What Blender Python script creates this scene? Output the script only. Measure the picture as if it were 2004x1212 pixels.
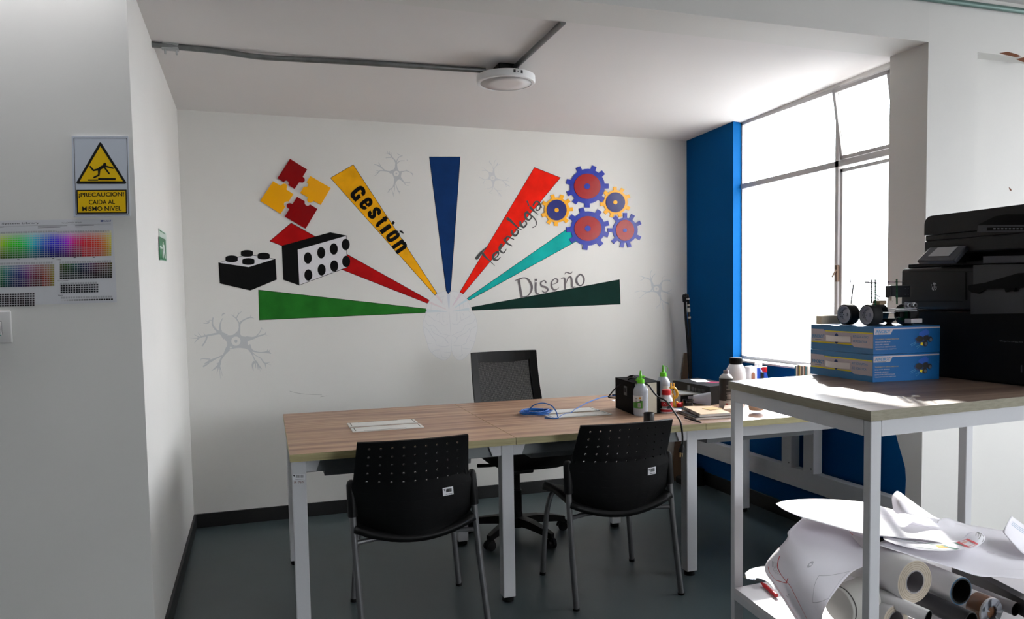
import bpy, bmesh, math, random
from mathutils import Vector, Matrix
random.seed(7)
SC = bpy.context.scene
COL = SC.collection
for o in list(bpy.data.objects): bpy.data.objects.remove(o)

# ------------------------------------------------------------------ camera
CAM_H = 1.3209
F, CX, CY = 1493.43, 1002.0, 671.32
YAW, PITCH, ROLL = -0.324147, -0.059971, 0.016473
def _rot(a, b, c):
    Rz = Matrix(((math.cos(a), -math.sin(a), 0), (math.sin(a), math.cos(a), 0), (0, 0, 1)))
    Rx = Matrix(((1, 0, 0), (0, math.cos(b), -math.sin(b)), (0, math.sin(b), math.cos(b))))
    Ry = Matrix(((math.cos(c), 0, math.sin(c)), (0, 1, 0), (-math.sin(c), 0, math.cos(c))))
    return Rz @ Rx @ Ry
RC = _rot(YAW, PITCH, ROLL)
CP = Vector((0, 0, CAM_H))
cam = bpy.data.cameras.new('camera'); camo = bpy.data.objects.new('camera', cam); COL.objects.link(camo)
cam.sensor_width = 36.0; cam.lens = 36.0 * F / 2004.0
cam.shift_x = -(CX - 1002.0) / 2004.0; cam.shift_y = (CY - 606.0) / 2004.0
cam.clip_start = 0.05; cam.clip_end = 200
xa, ya, za = RC @ Vector((1, 0, 0)), RC @ Vector((0, 0, 1)), -(RC @ Vector((0, 1, 0)))
M = Matrix((( xa.x, ya.x, za.x, 0), (xa.y, ya.y, za.y, 0), (xa.z, ya.z, za.z, CAM_H), (0, 0, 0, 1)))
camo.matrix_world = M
SC.camera = camo

# ------------------------------------------------------------------ light and exposure
SC.view_settings.view_transform = 'Standard'; SC.view_settings.look = 'None'
SC.view_settings.gamma = 1.0; SC.view_settings.use_curve_mapping = False
SC.view_settings.exposure = 0.0
world = bpy.data.worlds.new('sky'); SC.world = world; world.use_nodes = True
wn = world.node_tree.nodes; wl_ = world.node_tree.links
bg = wn['Background']; bg.inputs['Color'].default_value = (0.93, 0.955, 1.0, 1); bg.inputs['Strength'].default_value = 17.5
# darker ground below the horizon, bright hazy sky above
tcw = wn.new('ShaderNodeTexCoord'); sx = wn.new('ShaderNodeSeparateXYZ'); mr = wn.new('ShaderNodeMapRange')
mr.inputs[1].default_value = -.06; mr.inputs[2].default_value = .06; mr.inputs[3].default_value = .40; mr.inputs[4].default_value = 1.0
mlt = wn.new('ShaderNodeVectorMath'); mlt.operation = 'SCALE'; mlt.inputs[0].default_value = (0.94, 0.955, 1.0)
wl_.new(tcw.outputs['Generated'], sx.inputs[0]); wl_.new(sx.outputs['Z'], mr.inputs[0]); wl_.new(mr.outputs[0], mlt.inputs['Scale']); wl_.new(mlt.outputs[0], bg.inputs['Color'])
sun = bpy.data.lights.new('sun', 'SUN'); sun.energy = 14.0; sun.angle = math.radians(1.2); sun.color = (1.0, 0.96, 0.9)
suno = bpy.data.objects.new('sun', sun); COL.objects.link(suno)
sd = Vector((-0.585, -0.81, -0.56)).normalized()
suno.rotation_euler = sd.to_track_quat('-Z', 'Y').to_euler(); suno.location = (6, 8, 6)

# ------------------------------------------------------------------ pixel to point on a real plane
def ray(u, v): return RC @ Vector(((u - CX) / F, 1.0, -(v - CY) / F))
def onY(y):
    return lambda u, v: CP + ray(u, v) * (y / ray(u, v).y)
def onX(x):
    return lambda u, v: CP + ray(u, v) * (x / ray(u, v).x)
def onZ(z):
    return lambda u, v: CP + ray(u, v) * ((z - CAM_H) / ray(u, v).z)
def crop(x0, y0, s):
    return lambda a, b: (x0 + a / s, y0 + b / s)

# ------------------------------------------------------------------ materials
def lin(c):
    return tuple(((v / 255) / 12.92 if v / 255 <= 0.04045 else ((v / 255 + 0.055) / 1.055) ** 2.4) for v in c)
MATS = {}
def mat(name, rgb, rough=0.6, metal=0.0, var=0.0, scale=8.0, bump=0.0, bscale=60.0, spec=0.5, trans=0.0, alpha=1.0, coat=0.0, emit=None):
    if name in MATS: return MATS[name]
    m = bpy.data.materials.new(name); m.use_nodes = True
    nt = m.node_tree; b = nt.nodes['Principled BSDF']
    c = lin(rgb) + (1,)
    b.inputs['Base Color'].default_value = c
    b.inputs['Roughness'].default_value = rough; b.inputs['Metallic'].default_value = metal
    b.inputs['Specular IOR Level'].default_value = spec
    if trans: b.inputs['Transmission Weight'].default_value = trans
    if coat: b.inputs['Coat Weight'].default_value = coat
    if alpha < 1: b.inputs['Alpha'].default_value = alpha
    tc = nt.nodes.new('ShaderNodeTexCoord')
    if var:
        n = nt.nodes.new('ShaderNodeTexNoise'); n.inputs['Scale'].default_value = scale; n.inputs['Detail'].default_value = 5
        r = nt.nodes.new('ShaderNodeMapRange'); r.inputs[1].default_value = .3; r.inputs[2].default_value = .7
        r.inputs[3].default_value = 1 - var; r.inputs[4].default_value = 1 + var
        mx = nt.nodes.new('ShaderNodeMix'); mx.data_type = 'RGBA'; mx.blend_type = 'MULTIPLY'; mx.inputs[0].default_value = 1
        nt.links.new(tc.outputs['Object'], n.inputs['Vector']); nt.links.new(n.outputs['Fac'], r.inputs[0])
        mx.inputs[6].default_value = c; nt.links.new(r.outputs[0], mx.inputs[7]); nt.links.new(mx.outputs[2], b.inputs['Base Color'])
    if bump:
        n2 = nt.nodes.new('ShaderNodeTexNoise'); n2.inputs['Scale'].default_value = bscale; n2.inputs['Detail'].default_value = 3
        bp = nt.nodes.new('ShaderNodeBump'); bp.inputs['Strength'].default_value = bump; bp.inputs['Distance'].default_value = .004
        nt.links.new(tc.outputs['Object'], n2.inputs['Vector']); nt.links.new(n2.outputs['Fac'], bp.inputs['Height'])
        nt.links.new(bp.outputs[0], b.inputs['Normal'])
    MATS[name] = m; return m
def wood(name, c1, c2, c3, rough=0.4, sx=1.2, sy=26.0, sz=26.0, ang=0.0):
    if name in MATS: return MATS[name]
    m = bpy.data.materials.new(name); m.use_nodes = True; nt = m.node_tree; b = nt.nodes['Principled BSDF']
    tc = nt.nodes.new('ShaderNodeTexCoord'); mp = nt.nodes.new('ShaderNodeMapping'); mp.inputs['Scale'].default_value = (sx, sy, sz)
    mp.inputs['Rotation'].default_value = (0, 0, ang)
    n = nt.nodes.new('ShaderNodeTexNoise'); n.inputs['Scale'].default_value = 1.0; n.inputs['Detail'].default_value = 6; n.inputs['Distortion'].default_value = .4
    n2 = nt.nodes.new('ShaderNodeTexNoise'); n2.inputs['Scale'].default_value = 5.0; n2.inputs['Detail'].default_value = 4
    ad = nt.nodes.new('ShaderNodeMath'); ad.operation = 'MULTIPLY_ADD'; ad.inputs[1].default_value = .35
    rp = nt.nodes.new('ShaderNodeValToRGB'); e = rp.color_ramp.elements
    e[0].position = .48; e[0].color = lin(c1) + (1,); e[1].position = .82; e[1].color = lin(c3) + (1,)
    k = e.new(.62); k.color = lin(c2) + (1,)
    nt.links.new(tc.outputs['Object'], mp.inputs[0]); nt.links.new(mp.outputs[0], n.inputs['Vector']); nt.links.new(mp.outputs[0], n2.inputs['Vector'])
    nt.links.new(n2.outputs['Fac'], ad.inputs[0]); nt.links.new(n.outputs['Fac'], ad.inputs[2]); nt.links.new(ad.outputs[0], rp.inputs[0])
    nt.links.new(rp.outputs[0], b.inputs['Base Color']); b.inputs['Roughness'].default_value = rough
    MATS[name] = m; return m
def glassmat(name, tint=(1, 1, 1), gloss=0.08, rough=0.02):
    m = bpy.data.materials.new(name); m.use_nodes = True; nt = m.node_tree
    for n in list(nt.nodes): nt.nodes.remove(n)
    o = nt.nodes.new('ShaderNodeOutputMaterial'); t = nt.nodes.new('ShaderNodeBsdfTransparent'); g = nt.nodes.new('ShaderNodeBsdfGlossy')
    t.inputs[0].default_value = tint + (1,); g.inputs['Roughness'].default_value = rough
    mx = nt.nodes.new('ShaderNodeMixShader'); mx.inputs[0].default_value = gloss
    nt.links.new(t.outputs[0], mx.inputs[1]); nt.links.new(g.outputs[0], mx.inputs[2]); nt.links.new(mx.outputs[0], o.inputs[0])
    MATS[name] = m; return m
def attrmat(name, rough=.6):
    m = bpy.data.materials.new(name); m.use_nodes = True; nt = m.node_tree
    a = nt.nodes.new('ShaderNodeVertexColor'); a.layer_name = 'print'
    nt.links.new(a.outputs[0], nt.nodes['Principled BSDF'].inputs['Base Color']); nt.nodes['Principled BSDF'].inputs['Roughness'].default_value = rough
    return m

wall_m = mat('white_wall_paint', (216, 214, 210), .85, var=.03, scale=1.5, bump=.12, bscale=25)
ceil_m = mat('ceiling_paint', (222, 218, 216), .9, var=.02, scale=1.0, bump=.1, bscale=20)
blue_m = mat('blue_wall_paint', (0, 76, 134), .8, spec=.08, var=.05, scale=2.0, bump=.1, bscale=30)
floor_m = mat('grey_floor_paint', (70, 82, 84), .36, var=.12, scale=2.2, bump=.06, bscale=9)
skirt_m = mat('black_skirting', (10, 10, 11), .5)
white_metal = mat('white_powder_coat', (205, 205, 208), .4, bump=.03, bscale=300)
black_plastic = mat('black_plastic', (7, 7, 8), .5, spec=.25)
black_matte = mat('black_matte', (6, 6, 7), .8)
fabric_black = mat('black_fabric', (9, 9, 10), .95, bump=.2, bscale=400)
grey_tube = mat('grey_tube', (116, 116, 118), .38, metal=.6)
conduit_m = mat('galvanised_conduit', (128, 130, 130), .4, metal=.8, var=.15, scale=20)
table_wood = wood('table_laminate', (124, 92, 78), (156, 122, 100), (184, 152, 124), .42)
edge_wood = wood('table_edge_band', (142, 132, 92), (160, 150, 108), (176, 166, 122), .5, 2, 60, 60)
shelf_wood = wood('shelf_laminate', (92, 74, 64), (116, 95, 82), (140, 118, 102), .4)
shelf_edge = wood('shelf_edge_band', (132, 126, 108), (140, 134, 115), (150, 143, 124), .5, 30, 2, 160)
far_m = mat('bounce_damping_wall', (62, 60, 58), .85)  # unseen camera-room walls, darkened to cut bounce light on the left pier
alu_m = mat('aluminium', (180, 182, 184), .35, metal=.8)
paper_m = mat('white_paper', (232, 232, 238), .7)
glass_m = glassmat('window_glass', (.97, .98, .98), .06)

# ------------------------------------------------------------------ mesh helpers
WLOC = {}
def props(o, label=None, cat=None, group=None, kind=None):
    if label: o['label'] = label
    if cat: o['category'] = cat
    if group: o['group'] = group
    if kind: o['kind'] = kind
    return o
def thing(name, label, cat, loc=(0, 0, 0), group=None):
    o = bpy.data.objects.new(name, None); COL.objects.link(o); o.location = loc; o.empty_display_size = .05
    WLOC[o] = Vector(loc); return props(o, label, cat, group)
class MB:
    def __init__(s): s.v = []; s.f = []; s.mi = []; s.col = []
    def add(s, vs, fs, mi=0, col=None):
        n = len(s.v); s.v += [Vector(p) for p in vs]
        for f in fs: s.f.append([n + i for i in f]); s.mi.append(mi); s.col.append(col)
        return s
    def poly(s, pts, mi=0, col=None): return s.add(pts, [list(range(len(pts)))], mi, col)
    def hexa(s, b, t, mi=0):      # 4 bottom points, 4 top points
        return s.add(list(b) + list(t), [(3, 2, 1, 0), (4, 5, 6, 7), (0, 1, 5, 4), (1, 2, 6, 5), (2, 3, 7, 6), (3, 0, 4, 7)], mi)
    def box(s, x0, x1, y0, y1, z0, z1, mi=0, r=0.0, seg=2):
        if r <= 0:
            return s.hexa([(x0, y0, z0), (x1, y0, z0), (x1, y1, z0), (x0, y1, z0)], [(x0, y0, z1), (x1, y0, z1), (x1, y1, z1), (x0, y1, z1)], mi)
        return s.rbox(Vector(((x0 + x1) / 2, (y0 + y1) / 2, (z0 + z1) / 2)), (x1 - x0, y1 - y0, z1 - z0), None, r, seg, mi)
    def rbox(s, c, size, rot=None, r=0.003, seg=2, mi=0):
        bm = bmesh.new(); bmesh.ops.create_cube(bm, size=1.0)
        for v in bm.verts: v.co = Vector((v.co.x * size[0], v.co.y * size[1], v.co.z * size[2]))
        if r > 0: bmesh.ops.bevel(bm, geom=bm.edges[:] + bm.verts[:], offset=min(r, min(size) * .45), segments=seg, affect='EDGES', profile=.5)
        bm.verts.ensure_lookup_table(); bm.verts.index_update()
        R = rot if rot is not None else Matrix.Identity(3)
        s.add([R @ v.co + Vector(c) for v in bm.verts], [[v.index for v in f.verts] for f in bm.faces], mi); bm.free(); return s
    def prism(s, pts, off, mi=0):     # closed outline extruded by vector off
        n = len(pts); off = Vector(off); P = [Vector(p) for p in pts]
        return s.add(P + [p + off for p in P], [list(range(n))[::-1], [n + i for i in range(n)]] + [[i, (i + 1) % n, n + (i + 1) % n, n + i] for i in range(n)], mi)
    def tube(s, path, r, n=10, mi=0, cap=True, rs=None):
        P = [Vector(p) for p in path]; rings = []; up = Vector((0, 0, 1)); prev = None
        for i, p in enumerate(P):
            d = (P[min(i + 1, len(P) - 1)] - P[max(i - 1, 0)]).normalized()
            if prev is None:
                a = d.cross(up) if abs(d.z) < .9 else d.cross(Vector((1, 0, 0)))
            else: a = prev - d * prev.dot(d)
            a.normalize(); prev = a; b = d.cross(a); rr = rs[i] if rs else r
            rings.append([p + (a * math.cos(t) + b * math.sin(t)) * rr for t in [2 * math.pi * k / n for k in range(n)]])
        vs = [q for R in rings for q in R]; fs = []
        for i in range(len(P) - 1):
            for k in range(n): fs.append((i * n + k, i * n + (k + 1) % n, (i + 1) * n + (k + 1) % n, (i + 1) * n + k))
        if cap: fs += [list(range(n))[::-1], [(len(P) - 1) * n + k for k in range(n)]]
        return s.add(vs, fs, mi)
    def lathe(s, prof, c=(0, 0, 0), n=24, mi=0, axis=None, caps=True):   # prof: (r, h) list
        c = Vector(c)
        if axis is None: A = Vector((0, 0, 1))
        else: A = Vector(axis).normalized()
        a = A.cross(Vector((0, 0, 1)) if abs(A.z) < .9 else Vector((1, 0, 0))).normalized(); b = A.cross(a)
        vs = []; fs = []
        for r, h in prof:
            for k in range(n):
                t = 2 * math.pi * k / n; vs.append(c + A * h + (a * math.cos(t) + b * math.sin(t)) * max(r, 1e-5))
        for i in range(len(prof) - 1):
            for k in range(n): fs.append((i * n + k, i * n + (k + 1) % n, (i + 1) * n + (k + 1) % n, (i + 1) * n + k))
        if caps and prof[0][0] > 1e-4: fs.append(list(range(n))[::-1])
        if caps and prof[-1][0] > 1e-4: fs.append([(len(prof) - 1) * n + k for k in range(n)])
        return s.add(vs, fs, mi)
    def build(s, name, m, parent=None, loc=None, smooth=False, auto=None, solid=0.0):
        me = bpy.data.meshes.new(name)
        L = WLOC[parent] if parent is not None else Vector(loc) if loc is not None else None
        if L is None:
            xs = [p.x for p in s.v]; ys = [p.y for p in s.v]; zs = [p.z for p in s.v]
            L = Vector(((min(xs) + max(xs)) / 2, (min(ys) + max(ys)) / 2, min(zs)))
        me.from_pydata([tuple(p - L) for p in s.v], [], s.f)
        ms = m if isinstance(m, (list, tuple)) else [m]
        for q in ms: me.materials.append(q)
        for i, p in enumerate(me.polygons): p.material_index = s.mi[i]
        if any(c is not None for c in s.col):
            ca = me.color_attributes.new('print', 'FLOAT_COLOR', 'CORNER')
            for i, p in enumerate(me.polygons):
                c = s.col[i] or (1, 1, 1)
                for li in p.loop_indices: ca.data[li].color = (c[0], c[1], c[2], 1)
        bm = bmesh.new(); bm.from_mesh(me); 
        if smooth is not None and not getattr(s, 'flat', False): bmesh.ops.recalc_face_normals(bm, faces=bm.faces)
        bm.to_mesh(me); bm.free()
        if smooth:
            for p in me.polygons: p.use_smooth = True
            if auto is not None:
                try: me.set_sharp_from_angle(angle=math.radians(auto))
                except Exception: pass
        me.update()
        o = bpy.data.objects.new(name, me); COL.objects.link(o)
        if parent is None: o.location = L
        else: o.parent = parent
        WLOC[o] = L
        if solid:
            md = o.modifiers.new('thickness', 'SOLIDIFY'); md.thickness = solid; md.offset = 0
        return o
def children(o): return [c for c in bpy.data.objects if c.parent == o]
def copy_tree(o, parent=None):
    c = o.copy(); COL.objects.link(c); c.parent = parent
    WLOC[c] = WLOC.get(o, Vector())
    for ch in children(o): copy_tree(ch, c)
    return c
def cat_rom(pts, n=6):
    out = []; P = [tuple(p) for p in pts]
    for i in range(len(P) - 1):
        p0 = P[max(i - 1, 0)]; p1 = P[i]; p2 = P[i + 1]; p3 = P[min(i + 2, len(P) - 1)]
        for k in range(n):
            t = k / n
            out.append(tuple(.5 * ((2 * b) + (-a + c) * t + (2 * a - 5 * b + 4 * c - d) * t * t + (-a + 3 * b - 3 * c + d) * t ** 3) for a, b, c, d in zip(p0, p1, p2, p3)))
    out.append(P[-1]); return out
def ribbon(mb, pts, tr, mp, n=6, mi=0, close=True):
    """flat brush stroke: (x, y, width) in crop units, tr -> pixel, mp -> wall"""
    Q = cat_rom(pts, n) if n > 1 else [tuple(p) for p in pts]
    mb.kz = getattr(mb, 'kz', 0) + 1; n0 = len(mb.v)
    L = []; R = []
    for i, (x, y, w) in enumerate(Q):
        a = Q[max(i - 1, 0)]; b = Q[min(i + 1, len(Q) - 1)]
        dx, dy = b[0] - a[0], b[1] - a[1]; l = math.hypot(dx, dy) or 1
        nx, ny = -dy / l * abs(w) / 2, dx / l * abs(w) / 2
        L.append(mp(*tr(x + nx, y + ny))); R.append(mp(*tr(x - nx, y - ny)))
    vs = L + R; k = len(Q)
    mb.add(vs, [(i, i + 1, k + i + 1, k + i) for i in range(k - 1)], mi)
    for i, s in ((0, 1), (k - 1, -1)) if close else ():
        x, y, w = Q[i]
        if abs(w) > 6: disc(mb, x, y, abs(w) / 2, abs(w) / 2, tr, mp, mi, 10, False)
    lift(mb, n0)
    for i in range(n0 + 2 * k, len(mb.v)): mb.v[i] = mb.v[i] + (CP - mb.v[i]).normalized() * 4e-6
def lift(mb, n0):     # each stroke lies a hair above the one before
    for i in range(n0, len(mb.v)): mb.v[i] = mb.v[i] + (CP - mb.v[i]).normalized() * 6e-6 * mb.kz
def disc(mb, x, y, rx, ry, tr, mp, mi=0, n=20, up=True):
    n0 = len(mb.v)
    mb.poly([mp(*tr(x + rx * math.cos(2 * math.pi * k / n), y + ry * math.sin(2 * math.pi * k / n))) for k in range(n)], mi)
    if up: mb.kz = getattr(mb, 'kz', 0) + 1; lift(mb, n0)
TXT = {}
def text_geo(s, bold=0.0, spacing=1.0):
    k = (s, bold, spacing)
    if k in TXT: return TXT[k]
    cu = bpy.data.curves.new('lettering', 'FONT'); cu.body = s; cu.offset = bold; cu.space_character = spacing; cu.resolution_u = 3
    ob = bpy.data.objects.new('lettering', cu); COL.objects.link(ob)
    dg = bpy.context.evaluated_depsgraph_get(); ev = ob.evaluated_get(dg); me = ev.to_mesh()
    V = [(v.co.x, v.co.y) for v in me.vertices]; Fs = [tuple(p.vertices) for p in me.polygons]
    ev.to_mesh_clear(); bpy.data.objects.remove(ob); bpy.data.curves.remove(cu)
    x0 = min(v[0] for v in V); x1 = max(v[0] for v in V); y0 = min(v[1] for v in V); y1 = max(v[1] for v in V)
    TXT[k] = ([((a - x0) / (x1 - x0), (b - y0) / (y1 - y0)) for a, b in V], Fs); return TXT[k]
def text3(mb, s, bl, br, tl, tr, mi=0, bold=0.0, spacing=1.0):
    """letters spread over a quad given by its 3D corners"""
    V, Fs = text_geo(s, bold, spacing); bl, br, tl, tr = map(Vector, (bl, br, tl, tr))
    mb.add([(bl * (1 - u) + br * u) * (1 - v) + (tl * (1 - u) + tr * u) * v for u, v in V], Fs, mi)
def textp(mb, s, q, tr, mp, mi=0, bold=0.0, spacing=1.0):
    """q = bl, br, tl, tr in crop units"""
    text3(mb, s, *[mp(*tr(*p)) for p in q], mi=mi, bold=bold, spacing=spacing)

# ------------------------------------------------------------------ the room
XL, XR, YB, YF, YP = -0.379, 2.925, 4.77, 2.95, 2.73
HB = 2.405
def struct(name, mb, m, **k): o = mb.build(name, m, **k); o['kind'] = 'structure'; return o
struct('floor', MB().box(-3.2, 5.4, -3.2, 5.1, -.1, 0), floor_m)
struct('wall_back', MB().box(-.6, 3.3, YB, YB + .2, 0, 2.9), wall_m)
struct('wall_left', MB().box(-3.2, XL, YF, YB, 0, 2.9), wall_m)
# ceiling of the alcove, slightly out of level
b = [(XL, YF, 2.458), (3.2, YF, 2.444), (3.2, YB, 2.399), (XL, YB, 2.415)]
struct('ceiling', MB().hexa(b, [(p[0], p[1], 2.6) for p in b]), ceil_m)
struct('ceiling', MB().box(-3.2, 5.4, -3.2, YP, 2.665, 2.8), ceil_m)
struct('trim_1', MB().box(XL, XR, YP, YF, 2.440, 2.9), wall_m)      # the beam
# right wall: pier with a shallow niche
mb = MB().box(XR, 3.22, YP, YF, 0, 2.9)
mb.box(3.22, 5.4, YP + .075, YF, 0, 2.9).box(3.22, 5.4, YP, YP + .075, 2.42, 2.9)
wr = struct('wall_right', mb, wall_m)
scuff = MB()
for pts in ([(1955, 104), (1972, 101), (1990, 106), (1999, 110), (1988, 112), (1970, 108)], [(1988, 116), (2004, 112), (2012, 118), (2004, 122), (1996, 119)], [(1974, 366), (1979, 370), (1980, 374), (1976, 373)]):
    mp = onY(YP - .001); scuff.poly([mp(*p) for p in pts])
scuff.build('peeled_paint', mat('peeled_plaster', (110, 62, 34), .9), wr)['label'] = 'brown patch of peeled paint'
struct('wall_right', MB().hexa([(XR, 4.215, 0), (3.03, 4.240, 0), (3.03, YB, 0), (XR, YB, 0)], [(XR, 4.215, 2.9), (3.03, 4.240, 2.9), (3.03, YB, 2.9), (XR, YB, 2.9)]), blue_m)
struct('wall_right', MB().box(XR, 3.03, YF, 4.215, 0, .885), blue_m)
mp = onX(XR - .0015)
pts = [mp(*p) for p in [(1752, 846), (1757, 866), (1764, 890), (1771, 916), (1772.5, 940), (1771, 968), (1768, 1000), (1764, 1040)]]
patch = [Vector((XR - .0015, YF + .01, pts[0].z + .2))] + [Vector((XR - .0015, 2.93, pts[0].z + .12))] + pts + [Vector((XR - .0015, pts[-1].y, .0)), Vector((XR - .0015, YF + .01, 0))]
struct('trim_2', MB().prism(patch, (.0012, 0, 0)), blue_m)
struct('trim_3', MB().box(XR - .012, 3.03, YF + .002, 4.214, .885, .897, r=.003), white_metal)    # sill
struct('wall_right', MB().box(2.998, 3.03, YF, 4.25, 2.418, 2.9), wall_m)
# baseboards
struct('baseboard_back', MB().box(XL, XR, YB - .014, YB, 0, .082, r=.002), skirt_m)
struct('baseboard_left', MB().box(XL, XL + .014, YF, YB - .014, 0, .08, r=.002), skirt_m)
struct('baseboard_right', MB().box(XR - .014, XR, YF, YB - .014, 0, .09, r=.002), skirt_m)
# the room the camera stands in
struct('wall_front_left', MB().box(-3.4, -3.2, -3.2, 5, 0, 2.9), far_m)
W0, W1, WZ0, WZ1 = 0.8, 2.2, 1.0, 2.6
mb = MB().box(5.2, 5.4, -3.2, W0, 0, 2.9).box(5.2, 5.4, W1, YP, 0, 2.9).box(5.2, 5.4, W0, W1, 0, WZ0).box(5.2, 5.4, W0, W1, WZ1, 2.9)
struct('wall_front_right', mb, wall_m)
V0, V1 = 2.5, 4.9
struct('wall_behind', MB().box(-3.4, V0, -3.4, -3.2, 0, 2.9).box(V1, 5.4, -3.4, -3.2, 0, 2.9).box(V0, V1, -3.4, -3.2, 0, .9).box(V0, V1, -3.4, -3.2, 2.55, 2.9), far_m)

# window in the alcove
def window_alcove():
    X0, X1 = 2.998, 3.028
    w = thing('window_1', None, None, (2.97, 3.6, .9)); w['kind'] = 'structure'
    y0, y1, z0, z1 = YF, 4.237, .897, 2.418
    fm = mat('window_frame_paint', (186, 184, 184), .5)
    MB().box(X0, X1, y0, y1, z1 - .022, z1).box(X0, X1, y0, y1, z0, z0 + .02).box(X0, X1, y1 - .014, y1, z0, z1).box(X0, X1, y0, y0 + .02, z0, z1).build('window_frame', fm, w)
    my = onX(3.005)(1640, 400).y; mz = (onX(3.005)(1453, 367).z + onX(3.005)(1741, 296).z) / 2
    MB().box(X0 - .004, X1, y0, y1, mz - .016, mz + .016).box(X0 - .004, X1, my - .012, my + .012, z0, z1).build('mullion', fm, w)
    def sash(a, b_, c, d, tilt, nm):
        mb = MB(); t = .018
        def P(y, z, x): return (x + tilt * (z - c) * 1.0 * (-1), y, z)
        def bar(y0_, y1_, z0_, z1_):
            mb.hexa([P(y0_, z0_, X0 + .0), P(y0_, z0_, X0 + .022), P(y1_, z0_, X0 + .022), P(y1_, z0_, X0)], [P(y0_, z1_, X0), P(y0_, z1_, X0 + .022), P(y1_, z1_, X0 + .022), P(y1_, z1_, X0)])
        bar(a, a + t, c, d); bar(b_ - t, b_, c, d); bar(a, b_, c, c + t); bar(a, b_, d - t, d)
        s = mb.build('sash', fm, w)
        g = MB(); g.hexa([P(a + t, c + t, X0 + .009), P(a + t, c + t, X0 + .013), P(b_ - t, c + t, X0 + .013), P(b_ - t, c + t, X0 + .009)], [P(a + t, d - t, X0 + .009), P(a + t, d - t, X0 + .013), P(b_ - t, d - t, X0 + .013), P(b_ - t, d - t, X0 + .009)])
        g.build('pane', glass_m, s)
    sash(y0 + .02, my - .02, mz + .02, z1 - .03, .16, 'a')
    sash(y0 + .02, my - .022, z0 + .02, mz - .03, .0, 'b')
    for a, b_, c, d in ((my + .012, y1 - .014, mz + .016, z1 - .022), (my + .012, y1 - .014, z0 + .02, mz - .016)):
        MB().box(X0 + .012, X0 + .016, a, b_, c, d).build('pane', glass_m, w)
    MB().rbox((X0 - .012, my - .02, 1.42), (.02, .014, .09), None, .003).tube([(X0 - .02, my - .02, 1.44), (X0 - .05, my - .025, 1.4)], .005, 8).build('latch', mat('rusty_latch', (96, 74, 60), .6), w)
window_alcove()
# window of the camera room (seen only by its light)
w2 = thing('window_2', None, None, (5.3, .15, WZ0)); w2['kind'] = 'structure'
mb = MB()
for a in (W0, (W0 + W1) / 2 - .02, W1 - .04): mb.box(5.24, 5.28, a, a + .04, WZ0, WZ1)
mb.box(5.24, 5.28, W0, W1, WZ0, WZ0 + .04).box(5.24, 5.28, W0, W1, WZ1 - .04, WZ1)
mb.build('window_frame', white_metal, w2)
MB().box(5.258, 5.262, W0 + .04, W1 - .04, WZ0 + .04, WZ1 - .04).build('pane', glass_m, w2)
w3 = thing('window_3', None, None, ((V0 + V1) / 2, -3.3, .9)); w3['kind'] = 'structure'
mb = MB()
for a in (V0, (V0 + V1) / 2 - .02, V1 - .04): mb.box(a, a + .04, -3.34, -3.30, .9, 2.55)
mb.box(V0, V1, -3.34, -3.30, .9, .94).box(V0, V1, -3.34, -3.30, 2.51, 2.55)
mb.build('window_frame', white_metal, w3)
MB().box(V0 + .04, V1 - .04, -3.322, -3.318, .94, 2.51).build('pane', glass_m, w3)
# dado trunking line high on the pier (green-grey pipe)
mp = onY(YP - .014)
a = mp(1780, -8); c = mp(2004, 22); d = (c - a).normalized()
props(MB().tube([a - d * .4, a, c, c + d * 1.0], .0125, 12).build('wall_conduit', mat('green_grey_pipe', (92, 118, 112), .4, metal=.3), smooth=True, auto=50),
      'grey-green pipe running along the top of the wall, upper right corner', 'pipe')

# ceiling conduits and lamp
def ceil_z(x, y):
    t = (y - YF) / (YB - YF); u = (x - XL) / (XR - XL)
    return (2.458 * (1 - u) + 2.445 * u) * (1 - t) + (2.415 * (1 - u) + 2.399 * u) * t
def cpt(u, v, dz):
    z = 2.42
    for _ in range(5): p = onZ(z)(u, v); z = ceil_z(p.x, p.y) - dz
    return onZ(z)(u, v)
P1 = [cpt(u, v, dz) for u, v, dz in [(297, 87, .013), (345, 92, .013), (400, 97, .013), (440, 101.5, .014), (480, 108, .02), (520, 112.5, .022), (600, 117, .016), (700, 122.5, .014), (820, 130, .014), (950, 138.5, .014)]]
P1 = [Vector((XL + .001, P1[0].y, P1[0].z))] + P1
c1 = thing('ceiling_conduit', 'grey metal conduit running across the ceiling from the left wall to the lamp', 'conduit', P1[0])
MB().tube(cat_rom(P1, 4), .0125, 12).build('pipe', conduit_m, c1, smooth=True, auto=50)
p = cpt(333, 91, .012)
MB().rbox(p, (.07, .03, .032), None, .004).tube([p + Vector((-.02, -.005, -.01)), p + Vector((-.02, -.005, -.035))], .004, 8).tube([p + Vector((.025, -.005, -.01)), p + Vector((.025, -.005, -.035))], .004, 8).build('coupling', mat('zinc', (170, 172, 172), .45, metal=.5), c1)['label'] = 'pale zinc clamp with two screws'
LAMP = onZ(2.375)(990, 155)
a = cpt(1003, 136, .014); e = cpt(1105, 41, .014); d = (e - a).normalized()
e2 = a + (e - a) * ((YF - a.y) / (e.y - a.y)); 
props(MB().tube([a, e2], .0125, 12).build('ceiling_conduit', conduit_m, smooth=True, auto=50), 'grey metal conduit running from the lamp towards the beam', 'conduit')
t = thing('ceiling_lamp', 'round white surface ceiling lamp hanging under the conduits', 'lamp', (LAMP.x, LAMP.y, 2.35))
cz = ceil_z(LAMP.x, LAMP.y)
MB().box(LAMP.x - .05, LAMP.x + .05, LAMP.y - .05, LAMP.y + .05, 2.388, cz, r=.004).build('junction_box', black_plastic, t)
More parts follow.
